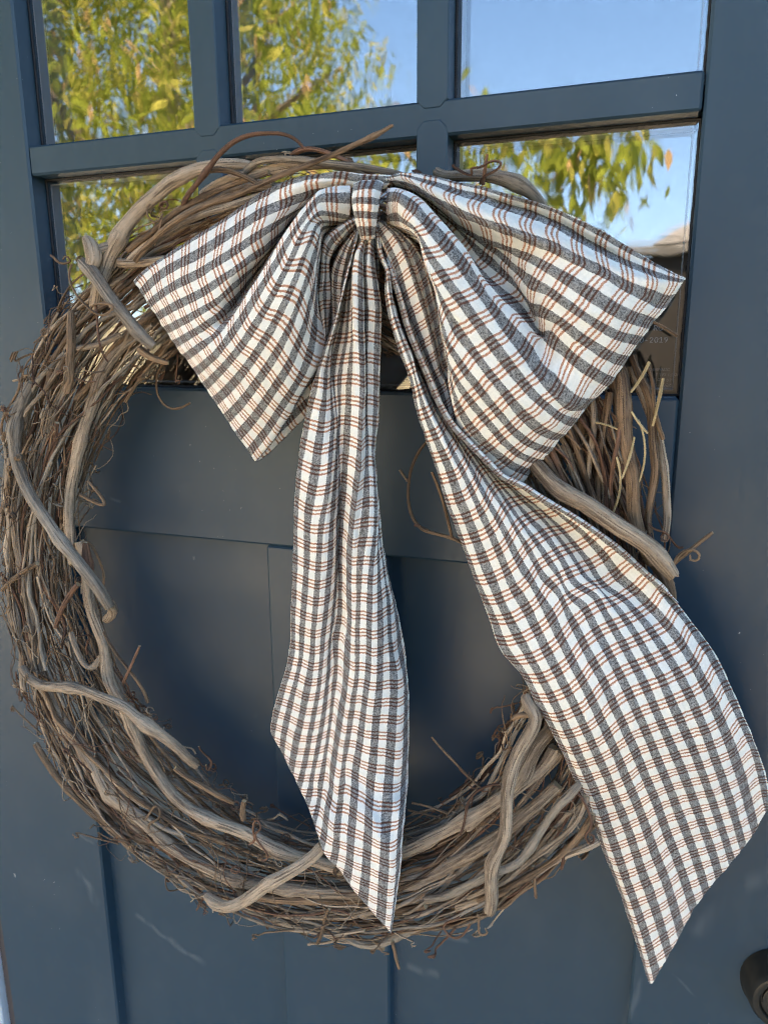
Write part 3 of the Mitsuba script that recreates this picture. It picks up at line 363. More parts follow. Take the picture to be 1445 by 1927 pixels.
 ('tendril', "17,-700,15627,11 44,-720,15754,11 188,-760,15931,11 376,-800,16103,11 440,-820,16198,10 552,-840,16223,9"),
 ('tendril', "4585,-920,11852,10 4534,-920,11734,10 4417,-900,11656,10 4351,-880,11708,9 4410,-880,11793,9 4481,-860,11834,9"),
 ('tendril', "4636,-900,11932,10 4651,-900,11845,10 4676,-900,11749,10 4706,-900,11759,9 4705,-900,11820,8"),
 ('tendril', "2570,-960,12122,9 2652,-1000,12251,10 2659,-1020,12368,10 2716,-1040,12452,10 2745,-1040,12407,9 2682,-1030,12306,9 2698,-1010,12216,9 2708,-960,11994,10"),
 ('tendril', "1417,-920,12099,11 1548,-960,12235,11 1645,-980,12303,11 1664,-980,12252,10 1589,-970,12144,11 1492,-950,12023,11"),
 ('tendril', "5310,-920,13264,9 5390,-920,13193,9 5458,-920,13074,10 5472,-910,12936,10 5450,-900,12833,10 5487,-900,12805,9 5507,-900,12856,9 5475,-900,12884,8"),
 ('tendril', "803,-800,14580,9 882,-700,14712,9 916,-620,14540,10 925,-580,14373,10 871,-560,14202,9"),
 ('tendril', "2010,-800,12898,8 2058,-740,12765,9 2060,-700,12661,10 2021,-700,12598,10 2009,-710,12656,9"),
]


def numbers(s):
    return np.array([list(map(float, t.split(','))) for t in s.split()]) * 1e-4


# ------------------------------------------------------------------ materials
def two(b):
    return {'type': 'twosided', 'bsdf': b}


def principled(color, rough=0.6, **kw):
    return {'type': 'principled', 'base_color': color if isinstance(color, dict) else {'type': 'rgb', 'value': list(color)}, 'roughness': rough, **kw}


def seg_dist(px, pz, ax, az, bx, bz):
    t = dr.clip(((px - ax) * (bx - ax) + (pz - az) * (bz - az)) / ((bx - ax) ** 2 + (bz - az) ** 2), 0, 1)
    return dr.sqrt(dr.square(px - ax - t * (bx - ax)) + dr.square(pz - az - t * (bz - az)))


SCUFFS = [  # dusty rubbed marks on the paint: ends, half width, strength
    (-0.035, 1.035, -0.015, 1.000, 0.010, 0.35), (-0.030, 1.085, -0.008, 1.080, 0.003, 0.4), (0.06, 1.10, 0.085, 1.07, 0.004, 0.25),
    (0.03, 0.98, 0.12, 0.94, 0.006, 0.3), (0.10, 1.07, 0.11, 1.035, 0.006, 0.2), (0.39, 1.07, 0.43, 1.065, 0.005, 0.3), (0.36, 1.02, 0.40, 1.015, 0.007, 0.3),
    (0.60, 1.11, 0.585, 1.02, 0.004, 0.25), (0.635, 1.15, 0.66, 1.19, 0.010, 0.2), (0.66, 1.20, 0.70, 1.23, 0.012, 0.2), (0.20, 1.28, 0.205, 1.275, 0.006, 0.3),
    (0.055, 1.50, 0.07, 1.495, 0.004, 0.35), (0.1439, 1.4380, 0.1442, 1.4368, 0.0020, 1.6), (-0.1406, 1.0020, -0.1400, 0.9990, 0.0018, 1.8), (0.62, 1.10, 0.66, 1.07, 0.002, 0.3), (0.25, 1.36, 0.26, 1.33, 0.003, 0.25)]


def paint_colour(p, n, uv):
    c = mix((0.012, 0.036, 0.060), (0.016, 0.041, 0.067), fbm(p.x * 6, p.z * 6, p.y * 6 + 3, 3))
    dust = mi.Float(0)
    w = (noise(p.x * 60, p.z * 60, 3) - 0.5) * 0.006
    for ax, az, bx, bz, r, s in SCUFFS:
        d = seg_dist(p.x + w, p.z + w, ax, az, bx, bz)
        dust = dr.maximum(dust, (1 - smoothstep(0.0, r, d)) * s)
    dust = dust * smoothstep(0.25, 0.75, fbm(p.x * 90, p.z * 25, 1, 2))
    haze = smoothstep(0.48, 0.85, fbm(p.x * 9 + 5, p.z * 5, 2, 3)) * 0.16 + smoothstep(0.5, 0.8, fbm(p.x * 70, p.z * 45, 6, 3)) * 0.03
    ch = noise(p.x * 330, p.z * 330, p.y * 330)
    chip = smoothstep(0.975, 0.99, ch) * smoothstep(0.62, 0.75, noise(p.x * 23, p.z * 19, 8))
    c = mix(c, (0.30, 0.32, 0.32), dust * 0.5 + haze * 0.35)
    return mix(c, (0.55, 0.56, 0.55), chip * 0.8)


def paint_rough(p, n, uv):
    return 0.36 + 0.16 * fbm(p.x * 14, p.z * 14, p.y * 14, 3)


def brush(p, n, uv):
    return fbm(p.x * 260, p.z * 35, p.y * 200, 2)


scene['door_paint'] = {'type': 'bumpmap', 'scale': 0.00012, 'arbitrary': proc(brush, eps=5e-4),
                       'bsdf': principled(proc(paint_colour), proc(paint_rough), specular=0.55)}
scene['weatherstrip'] = principled((0.06, 0.05, 0.05), 0.7)
scene['trim_paint'] = principled((0.50, 0.55, 0.60), 0.5)
scene['sealant'] = principled((0.012, 0.013, 0.015), 0.6)
scene['spacer_metal'] = principled((0.16, 0.165, 0.17), 0.5)
scene['pane_glass'] = {'type': 'thindielectric', 'int_ior': 2.05}
scene['etch'] = principled((0.26, 0.26, 0.255), 0.7)
scene['dark_bronze'] = principled(proc(lambda p, n, uv: mix((0.020, 0.019, 0.017), (0.045, 0.041, 0.034), fbm(p.x * 90, p.y * 90, p.z * 90, 3))), 0.42, metallic=0.5)
scene['keyway_black'] = principled((0.008, 0.008, 0.008), 0.5)
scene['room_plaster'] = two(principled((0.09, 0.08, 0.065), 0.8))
scene['siding'] = principled((0.55, 0.54, 0.50), 0.8)
scene['roof_shingle'] = two(principled(proc(lambda p, n, uv: mix((0.30, 0.27, 0.24), (0.42, 0.38, 0.34), noise(p.x * 8, p.y * 8, p.z * 14))), 0.9))
scene['grey_shingle'] = two(principled(proc(lambda p, n, uv: mix((0.20, 0.19, 0.185), (0.30, 0.285, 0.275), noise(p.x * 8, p.y * 8, p.z * 14))), 0.9))
scene['concrete'] = principled(proc(lambda p, n, uv: mix((0.52, 0.47, 0.38), (0.66, 0.59, 0.48), fbm(p.x * 3, p.y * 3, 0, 4))), 0.9)
scene['lawn'] = principled(proc(lambda p, n, uv: mix((0.040, 0.052, 0.018), (0.085, 0.09, 0.038), fbm(p.x * 5, p.y * 5, 0, 4))), 0.95)
scene['fence_wood'] = principled(proc(lambda p, n, uv: mix((0.013, 0.011, 0.010), (0.026, 0.021, 0.018), fbm(p.x * 12, p.z * 2, p.y, 3))), 0.8)
scene['pale_wood'] = principled(proc(lambda p, n, uv: mix((0.30, 0.27, 0.19), (0.42, 0.38, 0.28), fbm(p.x * 12, p.z * 2, p.y, 3))), 0.8)
scene['gutter_metal'] = principled((0.20, 0.19, 0.18), 0.5)


def weave(p, n, uv):
    """Plaid: grey warp stripes over natural cotton, groups of three rust weft lines; one unit of uv is one repeat."""
    jit = (noise(uv.x * 2.2, uv.y * 9, 5) - 0.5) * 0.035
    x, y = uv.x + jit * 0.8, uv.y + (noise(uv.x * 9, uv.y * 2.2, 9) - 0.5) * 0.035
    du = dr.abs(x - dr.floor(x + 0.5))
    grey = 1 - smoothstep(0.238, 0.262, du)
    fy = y - dr.floor(y) - 0.5
    line = mi.Float(0)
    for k in (-1, 0, 1):
        line = dr.maximum(line, 1 - smoothstep(0.036, 0.055, dr.abs(fy - 0.205 * k)))
    t1 = noise(uv.x * 46, uv.y * 13, 1)
    t2 = noise(uv.x * 13, uv.y * 46, 2)
    t3 = noise(uv.x * 28, uv.y * 28, 4)
    slub = fbm(uv.x * 3, uv.y * 22, 7, 2) * 0.5 + fbm(uv.x * 22, uv.y * 3, 11, 2) * 0.5
    white = mi.Color3f(0.79, 0.775, 0.715) * (0.90 + 0.16 * slub) * (0.94 + 0.10 * t3)
    heather = dr.clip(0.5 + (t1 + t2 + t3 - 1.5) * 0.8, 0, 1)
    dark = mix((0.068, 0.067, 0.066), (0.345, 0.340, 0.328), heather)
    rust = mix((0.36, 0.165, 0.098), (0.54, 0.30, 0.195), heather)
    brown = mix((0.050, 0.022, 0.015), (0.120, 0.060, 0.042), heather)
    return mix(mix(white, rust, line), mix(dark, brown, line), grey)


def weave_bump(p, n, uv):
    return noise(uv.x * 40, uv.y * 14, 1) * 0.5 + noise(uv.x * 14, uv.y * 40, 2) * 0.5 + 0.8 * noise(uv.x * 6, uv.y * 6, 6)


scene['plaid_cotton'] = two({'type': 'bumpmap', 'scale': 0.00045, 'arbitrary': proc(weave_bump, eps=4e-4),
                             'bsdf': principled(proc(weave), 0.9, specular=0.2, sheen=0.3)})


def bark(lo, hi, cut):
    def fn(p, n, uv):
        a = fbm(uv.x * 900, uv.y * 60, 3, 3)
        b = noise(uv.x * 60, uv.y * 11, 5)
        g = fbm(uv.x * 1500, uv.y * 260, 9, 2)
        spot = smoothstep(0.86, 0.93, noise(uv.x * 1100, uv.y * 500, 2)) * 0.6
        c = mix(lo, hi, dr.clip(0.10 + 0.9 * a + 0.9 * (b - 0.5) + 0.5 * (g - 0.5), 0, 1))
        crack = smoothstep(0.62, 0.72, fbm(uv.x * 1300 + 7, uv.y * 38, 4, 2))
        c = mix(c, mi.Color3f(lo) * 0.55, crack * 0.7)
        c = mix(c, (0.030, 0.022, 0.016), spot * 0.55)
        return dr.select(uv.x > 2.5, mi.Color3f(cut), c)
    return fn


def bark_bump(p, n, uv):
    return fbm(uv.x * 700, uv.y * 60, 3, 2)


BARKS = {'tan': ((0.115, 0.080, 0.054), (0.45, 0.345, 0.245)), 'grey': ((0.11, 0.088, 0.068), (0.34, 0.28, 0.215)), 'brown': ((0.060, 0.037, 0.022), (0.265, 0.172, 0.103)),
         'red': ((0.055, 0.028, 0.018), (0.205, 0.110, 0.068)), 'straw': ((0.30, 0.22, 0.11), (0.50, 0.39, 0.22))}
for k, (lo, hi) in BARKS.items():
    scene['bark_' + k] = {'type': 'bumpmap', 'scale': 0.0010, 'arbitrary': proc(bark_bump, eps=4e-4),
                          'bsdf': principled(proc(bark(lo, hi, (0.42, 0.31, 0.18))), 0.75, specular=0.3)}
scene['leaf_green'] = {'type': 'principledthin', 'base_color': {'type': 'rgb', 'value': [0.28, 0.33, 0.055]}, 'roughness': 0.5, 'diff_trans': 0.9, 'spec_trans': 0.0, 'eta': 1.4}
scene['leaf_yellow'] = {'type': 'principledthin', 'base_color': {'type': 'rgb', 'value': [0.50, 0.47, 0.11]}, 'roughness': 0.5, 'diff_trans': 0.9, 'spec_trans': 0.0, 'eta': 1.4}
scene['leaf_tan'] = {'type': 'principledthin', 'base_color': {'type': 'rgb', 'value': [0.48, 0.33, 0.17]}, 'roughness': 0.6, 'diff_trans': 0.7, 'spec_trans': 0.0, 'eta': 1.4}

# ------------------------------------------------------------------ ground, house front, room behind the door
put('ground', box(-60, 60, -120, 60, -0.3, -0.12, 0.001), 'lawn', kind='structure', label='dry lawn in front of the house')
put('driveway', box(-9.0, 1.4, -9.9, -0.02, -0.14, -0.10, 0.004), 'concrete', kind='structure', label='pale concrete path to the door')
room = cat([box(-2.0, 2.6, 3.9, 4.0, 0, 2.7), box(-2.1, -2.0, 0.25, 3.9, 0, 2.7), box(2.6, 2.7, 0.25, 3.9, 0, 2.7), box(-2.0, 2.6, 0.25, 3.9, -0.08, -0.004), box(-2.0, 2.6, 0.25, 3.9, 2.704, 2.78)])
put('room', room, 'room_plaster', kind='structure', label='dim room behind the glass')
h = thing('house', 'pale house front round the blue door', 'house')
put('wall', cat([box(-5.5, -0.30, 0.06, 0.24, -0.12, 2.9), box(0.875, 5.5, 0.06, 0.24, -0.12, 2.9), box(-0.30, 0.875, 0.06, 0.24, 2.25, 2.9)]), 'siding', h)
put('door_frame', cat([box(-0.299, -0.1925, -0.002, 0.23, -0.10, 2.249), box(0.7755, 0.874, -0.004, 0.23, -0.10, 2.249), box(-0.187, 0.775, -0.004, 0.23, 2.148, 2.248)]), 'trim_paint', h)
put('weatherstrip', cat([box(-0.192, -0.1765, 0.008, 0.2, -0.09, 2.147), box(0.7645, 0.775, 0.012, 0.2, -0.09, 2.147)]), 'weatherstrip', h)
put('threshold', box(-0.187, 0.775, -0.03, 0.23, -0.118, -0.01), 'gutter_metal', h)
rv = np.array([[-5.8, -0.55, 2.84], [5.8, -0.55, 2.84], [5.8, 3.5, 4.6], [-5.8, 3.5, 4.6], [-5.8, 7.4, 2.85], [5.8, 7.4, 2.85]])
rv = np.vstack([rv, rv + [0, 0, 0.12]])
put('roof', trimesh.Trimesh(rv, [[0, 2, 1], [0, 3, 2], [3, 5, 2], [3, 4, 5], [6, 7, 8], [6, 8, 9], [9, 8, 11], [9, 11, 10], [0, 1, 7], [0, 7, 6], [4, 10, 11], [4, 11, 5],
                                 [1, 2, 8], [1, 8, 7], [2, 5, 11], [2, 11, 8], [0, 6, 9], [0, 9, 3], [3, 9, 10], [3, 10, 4]], process=False), 'roof_shingle', h)
put('wall', cat([box(-5.5, -5.3, 0.24, 7.0, -0.12, 2.85), box(5.3, 5.5, 0.24, 7.0, -0.12, 2.85), box(-5.5, 5.5, 6.8, 7.0, -0.12, 2.85)]), 'siding', h)

# ------------------------------------------------------------------ door
d = thing('front_door', 'dark blue painted front door with six glass panes above two flat panels', 'door')
W, XL, XR, ZT = 0.588, -0.174, 0.762, 2.14
MX = [(0.1825, 0.2075), (0.3815, 0.4065)]
BZ, RT, PT, PB, GT = (1.8043, 1.8300), 1.6075, 1.4625, 0.26, 2.03
put('stile', box(XL, 0, 0, 0.044, -0.008, ZT, 0.002), 'door_paint', d)
put('stile', box(W, XR, 0, 0.044, -0.008, ZT, 0.002), 'door_paint', d)
put('top_rail', box(0.0003, W - 0.0003, 0, 0.044, GT, ZT, 0.002), 'door_paint', d)
put('middle_rail', box(0.0003, W - 0.0003, 0.0002, 0.044, PT, RT, 0.002), 'door_paint', d)
put('bottom_rail', box(0.0003, W - 0.0003, 0.0002, 0.044, -0.008, PB, 0.002), 'door_paint', d)
put('mullion', box(0.234, 0.3555, 0.0006, 0.044, PB + 0.0003, PT - 0.0003, 0.002), 'door_paint', d)
put('panel', box(-0.006, 0.240, 0.0145, 0.034, PB - 0.006, PT + 0.006), 'door_paint', d)
put('panel', box(0.3495, W + 0.006, 0.0145, 0.034, PB - 0.006, PT + 0.006), 'door_paint', d)


def bar_z(x0, x1, z0, z1, tip0, tip1, y0):
    """An upright glazing bar whose ends are lapped on the cross bar with nipped corners."""
    c = 0.006
    lo = [(x0, z0), (x1, z0)] if not tip0 else [(x0, z0 + c), (x0 + c, z0), (x1 - c, z0), (x1, z0 + c)]
    hi = [(x1, z1), (x0, z1)] if not tip1 else [(x1, z1 - c), (x1 - c, z1), (x0 + c, z1), (x0, z1 - c)]
    from shapely.geometry import Polygon
    poly = Polygon(lo + hi)
    m = trimesh.creation.extrude_polygon(poly.buffer(-0.0008), 0.0008, engine='earcut')
    face = [np.c_[np.array(poly.buffer(-0.0010).exterior.coords)[:-1], np.full(len(poly.buffer(-0.0010).exterior.coords) - 1, 0.0)],
            np.c_[np.array(poly.exterior.coords)[:-1], np.full(len(poly.exterior.coords) - 1, 0.0010)],
            np.c_[np.array(poly.exterior.coords)[:-1], np.full(len(poly.exterior.coords) - 1, 0.0195)]]
    m = trimesh.convex.convex_hull(np.vstack(face))
    v = m.vertices
    m.vertices = np.c_[v[:, 0], y0 + v[:, 2], v[:, 1]]
    m.fix_normals()
    return m


put('glazing_bar', box(0.0012, W - 0.0012, 0.0, 0.0195, *BZ, 0.0018), 'door_paint', d)
for i, (a, b) in enumerate(MX):
    put('glazing_bar', bar_z(a, b, BZ[0] + 0.017 if i == 0 else BZ[1] - 0.006, GT, True, False, -0.0006), 'door_paint', d)
    put('glazing_bar', bar_z(a, b, RT, BZ[0] + 0.007 if i == 0 else BZ[0] + 0.012, False, True, -0.0006), 'door_paint', d)
XS = [(0.0, MX[0][0]), (MX[0][1], MX[1][0]), (MX[1][1], W)]


def rect_ring(x0, x1, z0, z1, w, y0, y1, jag=0.0):
    ms = []
    for k, (a, b, c_, e) in enumerate(((x0, x1, z0, z0 + w), (x0, x1, z1 - w, z1), (x0, x0 + w, z0 + w, z1 - w), (x1 - w, x1, z0 + w, z1 - w))):
        m = box(a, b, y0 + 0.0001 * (k > 1), y1, c_, e, 0.0003)
        if jag:
            m = m.subdivide_to_size(0.004, max_iter=20)
            v = m.vertices.copy()
            v[:, [0, 2]] += jag * (meshkit.fbm(v[:, [0, 2, 1]] * 240, 2, k) - 0.5)[:, None]
            m = trimesh.Trimesh(v, m.faces, process=False)
        ms.append(m)
    return cat(ms)


def sheet(x0, x1, z0, z1, y, seed, slope):
    """A pane: a grid whose normals waver slightly, as in drawn and tempered glass."""
    n = 60
    x, z = np.meshgrid(np.linspace(x0, x1, n), np.linspace(z0, z1, n))
    q = np.stack([x * 34, z * 17, np.full_like(x, seed * 3.3)], -1)
    e = np.stack([x * 9, z * 6, np.full_like(x, seed * 5.1)], -1)
    gx = (meshkit.fbm(q, 2, seed) - 0.5) * slope + (meshkit.noise(e, seed + 9) - 0.5) * slope
    gz = (meshkit.fbm(q + 31, 2, seed + 4) - 0.5) * slope * 1.3 + (meshkit.noise(e + 7, seed + 5) - 0.5) * slope
    N = np.stack([gx, -np.ones_like(gx), gz], -1).reshape(-1, 3)
    N /= np.linalg.norm(N, axis=1, keepdims=True)
    V = np.stack([x, np.full_like(x, y), z], -1).reshape(-1, 3)
    i, j = np.meshgrid(np.arange(n - 1), np.arange(n - 1), indexing='ij')
    a = (i * n + j).ravel()
    F = np.vstack([np.stack([a, a + 1, a + n + 1], 1), np.stack([a, a + n + 1, a + n], 1)])
    path = meshkit.write_ply((V, F), False, normals=N)
    return {'type': 'ply', 'filename': path, 'face_normals': False, 'bsdf': {'type': 'ref', 'id': 'pane_glass'}}


pane_last = None
for r, (z0, z1) in enumerate(((BZ[1], GT), (RT, BZ[0]))):
    for c, (x0, x1) in enumerate(XS):
        key = numbered(d + '__pane')
        scene[key] = sheet(x0, x1, z0, z1, 0.0200, r * 3 + c, 0.008)
        k2 = key + '__inner_sheet'
        scene[k2] = sheet(x0, x1, z0, z1, 0.0340, r * 3 + c + 20, 0.007)
        put('spacer', rect_ring(x0 + 0.0045, x1 - 0.0045, z0 + 0.0045, z1 - 0.0045, 0.0009, 0.0205, 0.0335), 'spacer_metal', key)
        put('sealant', rect_ring(x0 + 0.0001, x1 - 0.0001, z0 + 0.0001, z1 - 0.0001, 0.0017, 0.0185, 0.0206, 0.0016), 'sealant', key)
        pane_last = key


def etched(text, x, z, height, y, mirror=False):
    m = meshkit.text_mesh(text, height, 0.00015)
    v = m.vertices
    X = -v[:, 0] if mirror else v[:, 0]
    m = trimesh.Trimesh(np.c_[x + X, np.full(len(v), y) - v[:, 2], z + v[:, 1]], m.faces, process=False)
    m.fix_normals()
    return m


put('etched_lettering', cat([etched('RU', 0.5655, 1.6570, 0.0040, 0.0197), etched('0-2019', 0.5560, 1.6480, 0.0040, 0.0197)]), 'etch', pane_last, label='white lettering etched on the glass')
put('etched_lettering', cat([etched('TEMPERED', 0.5805, 1.6260, 0.0022, 0.0337, True), etched('ANSI Z97.1-2015', 0.5865, 1.6220, 0.0022, 0.0337, True),
                             etched('16 CFR 1201', 0.5820, 1.6180, 0.0022, 0.0337, True), etched('SGCC-3870', 0.5820, 1.6140, 0.0022, 0.0337, True)]), 'etch', pane_last,
    label='small mirrored lettering etched on the inner glass')
bolt = put('deadbolt', lathe([(0, 0.0), (0.0335, 0.0), (0.0335, 0.0035), (0.0325, 0.0050), (0.0290, 0.0200), (0.0262, 0.0245), (0.0245, 0.0252), (0.0215, 0.0246), (0.0200, 0.0215),
                              (0.0192, 0.0215), (0.0190, 0.0238), (0.0180, 0.0244), (0, 0.0244)], (0.7075, -0.0002, 1.121)), 'dark_bronze', d, smooth=35, label='dark bronze round deadbolt')
put('keyway', box(0.7065, 0.7085, -0.0248, -0.022, 1.116, 1.126, 0.0002), 'keyway_black', bolt)

# ------------------------------------------------------------------ wreath
w = thing('wreath', 'round wreath of twisted dry grapevines hanging on the blue door', 'wreath')
CX, CZ, RX, RZ, HR, HD, DC = 0.285, 1.436, 0.257, 0.283, 0.049, 0.037, 0.053


def nodes(n, R, step, seed):
    """Swellings at the joints of a vine."""
    r = np.random.default_rng(seed)
    k = np.ones(n)
    x = r.uniform(0, 0.08)
    while x < n * step:
        k += r.uniform(0.10, 0.42) * np.exp(-((np.arange(n) * step - x) / (0.0035 + R)) ** 2)
        x += r.uniform(0.05, 0.13)
    return k


def wander(P, amp, scale, seed):
    L = np.r_[0, np.cumsum(np.linalg.norm(np.diff(P, axis=0), axis=1))] / scale
    q = np.stack([L, np.full_like(L, seed * 1.7), np.zeros_like(L)], -1)
    return P + amp * 2 * np.stack([meshkit.fbm(q + s, 2, seed % 50) - 0.5 for s in (0, 40, 80)], -1)


KIND = {'vine': ['tan', 'grey', 'tan', 'brown'], 'twig': ['brown', 'red', 'brown'], 'needle': ['straw'], 'tendril': ['brown', 'red']}
for i, (kind, s) in enumerate(STEMS):
    st = 0.0016 if numbers(s)[:, 3].mean() > 0.004 else 0.0025
    Q = spline(numbers(s), st)
    P, R = Q[:, :3], np.maximum(Q[:, 3], 0.0004)
    P = wander(P, 0.0009 if R.mean() > 0.004 else min(0.0016, R.mean() * 0.4), 0.026, i)
    R = R * nodes(len(P), R.mean(), st, i + 100)
    R[[0, -1]] *= 0.94
    z, x = P[len(P) // 2, 2], P[len(P) // 2, 0]
    col = KIND[kind][i % len(KIND[kind])]
    if kind == 'vine' and R.mean() > 0.0045:
        col = 'tan' if z < 1.35 else ('grey' if i % 2 else 'tan')
    if kind == 'vine' and x > 0.48 and z > 1.4:
        col = 'brown' if i % 3 else 'tan'
    put_vfu({'needle': 'straw_strand'}.get(kind, kind), tube(P, R, 26 if R.mean() > 0.004 else 9, 0.08, i), 'bark_' + col, w)


def lobe(theta):
    """The ring is fuller at its lower left."""
    return np.exp(-((((theta - 3.87 + np.pi) % (2 * np.pi)) - np.pi) / 0.52) ** 2)


def ring(theta, rad, dep):
    left = np.exp(-((((theta - 3.05 + np.pi) % (2 * np.pi)) - np.pi) / 0.5) ** 2)
    rad = rad * (1 + 0.34 * lobe(theta) - 0.26 * left) + 0.013 * lobe(theta) + 0.008 * left
    return np.stack([CX + (RX + rad) * np.cos(theta), -dep + 0 * theta, CZ + (RZ + rad) * np.sin(theta)], -1)


def filler(seed, rmin, rmax, smin, smax, front=True):
    r = np.random.default_rng(seed)
    span = r.uniform(smin, smax) * r.choice([-1, 1])
    t = np.linspace(0, 1, max(14, int(abs(span) * 0.27 / 0.005)))
    th = r.uniform(0, 2 * np.pi) + span * t
    rho = math.sqrt(r.uniform(0.10, 1.0))
    ph = r.uniform(0, 2 * np.pi) + r.uniform(-1.1, 1.1) * th
    if front and np.mean(np.sin(ph)) < -0.3:
        ph = -ph
    rad = HR * rho * np.cos(ph) + r.uniform(-0.01, 0.01) * (t - 0.5)
    dep = DC + HD * rho * np.sin(ph)
    am = (np.degrees(th) + 180) % 360 - 180
    under = np.maximum(np.clip((1 - np.abs(am + 17) / 62) * 1.8, 0, 1), np.clip((1 - np.abs(am - 84) / 52) * 3, 0, 0.85))  # the long tail lies over the ring here
    dep = np.minimum(dep, 0.10 - 0.034 * under)
    P = wander(ring(th, rad, np.maximum(dep, 0.008)), 0.0055, 0.04, seed)
    P[:, 1] = np.minimum(P[:, 1], -0.004)
    R0 = rmin * (rmax / rmin) ** (r.uniform() ** 1.3)
    R = R0 * (1.1 - 0.35 * t)
    if R0 < 0.0022:  # thin ends that spring away from the ring
        e = np.clip((t - 0.86) / 0.14, 0, 1) ** 2
        P = P + e[:, None] * np.stack([np.cos(th) * r.uniform(-0.2, 1), -np.ones_like(th) * r.uniform(-0.1, 0.6), np.sin(th) * r.uniform(-0.2, 1)], -1) * r.uniform(0, 0.022) * (1 - min(1, 3 * under[-1]))
    return P, R * nodes(len(P), R0, 0.005, seed)


for i in range(235):
    P, R = filler(1000 + i, 0.0007, 0.0027, 0.35, 1.6)
    r = R.mean()
    x, z = P[len(P) // 2, 0], P[len(P) // 2, 2]
    u = rng.uniform()
    col = ('brown' if u < 0.5 else 'red' if u < 0.7 else 'tan') if x > 0.42 and z > 1.38 else ('tan' if u < (0.42 if z > 1.25 else 0.62) else 'grey' if u < 0.68 else 'brown' if u < 0.92 else 'red')
    put_vfu('vine', tube(P, R, 8, 0.06, i), 'bark_' + col, w)
for n0, n1, tint in ((0, 190, 'brown'), (190, 360, 'tan'), (360, 480, 'red')):
    mass = [tube(*filler(3000 + i, 0.0005, 0.0017, 0.2, 1.0, i % 2 == 0), 6, 0.05, i) for i in range(n0, n1)]
    put_vfu('twig_filling', join(mass), 'bark_' + tint, w, kind='stuff')


def curl(seed):
    """A dry tendril: a short lead that winds into a coil."""
    r = np.random.default_rng(seed)
    th = r.uniform(0, 2 * np.pi)
    ph = r.uniform(-0.6, math.pi + 0.6)
    base = ring(np.array([th]), HR * np.cos(ph) * 1.0, DC + HD * np.sin(ph) * 1.05)[0]
    out = np.array([math.cos(th) * math.cos(ph), -max(0.15, math.sin(ph)), math.sin(th) * math.cos(ph)])
    out /= np.linalg.norm(out)
    a = np.cross(out, r.normal(size=3)); a /= np.linalg.norm(a)
    b = np.cross(out, a)
    tang = np.array([-math.sin(th), 0, math.cos(th)])
    lead = r.uniform(0.008, 0.035)
    turns, rad = r.uniform(0.8, 3.2), r.uniform(0.0022, 0.0055)
    t = np.linspace(0, 1, int(20 + 22 * turns))
    s = np.clip((t - 0.3) / 0.7, 0, 1)
    ang = s * turns * 2 * np.pi
    rr = rad * (1 - 0.55 * s) * np.clip((t - 0.15) / 0.3, 0, 1)
    mixd = tang * r.choice([-1, 1]) * r.uniform(0.3, 1.2) + out * r.uniform(0.1, 0.7)
    P = base + np.outer(np.minimum(t, 0.4) / 0.4 * lead, mixd) + np.outer(rr * np.cos(ang), tang if r.uniform() < 0.6 else a) + np.outer(rr * np.sin(ang), a if r.uniform() < 0.6 else b) + np.outer(s * r.uniform(0.001, 0.006), out)
    P[:, 1] = np.minimum(P[:, 1], -0.004)
    R = r.uniform(0.0004, 0.0009) * (1.2 - 0.6 * t)
    return P, R


def wisp(seed):
    """A hair-thin runner that winds in and out of the ring."""
    r = np.random.default_rng(seed)
    span = r.uniform(0.10, 0.42) * r.choice([-1, 1])
    t = np.linspace(0, 1, 46)
    th = r.uniform(0, 2 * np.pi) + span * t
    ph = r.uniform(-0.2, math.pi + 0.2) + r.uniform(-2.6, 2.6) * t
    k = 1.0 + 0.22 * np.sin(r.uniform(4, 13) * t + r.uniform(0, 6)) * t
    P = ring(th, HR * k * np.cos(ph), DC + HD * 1.06 * k * np.sin(ph))
    P = wander(P, 0.006, 0.018, seed)
    P[:, 1] = np.minimum(P[:, 1], -0.003)
    am = (np.degrees(th) + 180) % 360 - 180
    P[:, 1] = np.where(((am > -62) & (am < 34)) | ((am > 38) & (am < 132)), np.maximum(P[:, 1], -0.070), P[:, 1])
    return P, r.uniform(0.0003, 0.0007) * (1.15 - 0.6 * t)


for n0, n1, tint in ((0, 170, 'brown'), (170, 250, 'tan'), (250, 340, 'red')):
    put_vfu('fine_tendrils', join([tube(*wisp(9000 + i), 5, 0, i, False) for i in range(n0, n1)]), 'bark_' + tint, w, kind='stuff')

for i in range(270):
    P, R = curl(6000 + i)
    q = np.degrees(math.atan2((P[:, 2].mean() - CZ) / RZ, (P[:, 0].mean() - CX) / RX))
    if (-56 < q < 32 and P[:, 1].min() < -0.066) or (38 < q < 132 and P[:, 1].min() < -0.07):
        continue
    put_vfu('tendril', tube(P, R, 6, 0, i, False), 'bark_' + ('brown', 'red', 'brown', 'tan')[i % 4], w)

# ------------------------------------------------------------------ bow
b = thing('bow', 'large plaid cotton bow with two long tails tied to the top of the wreath', 'bow')


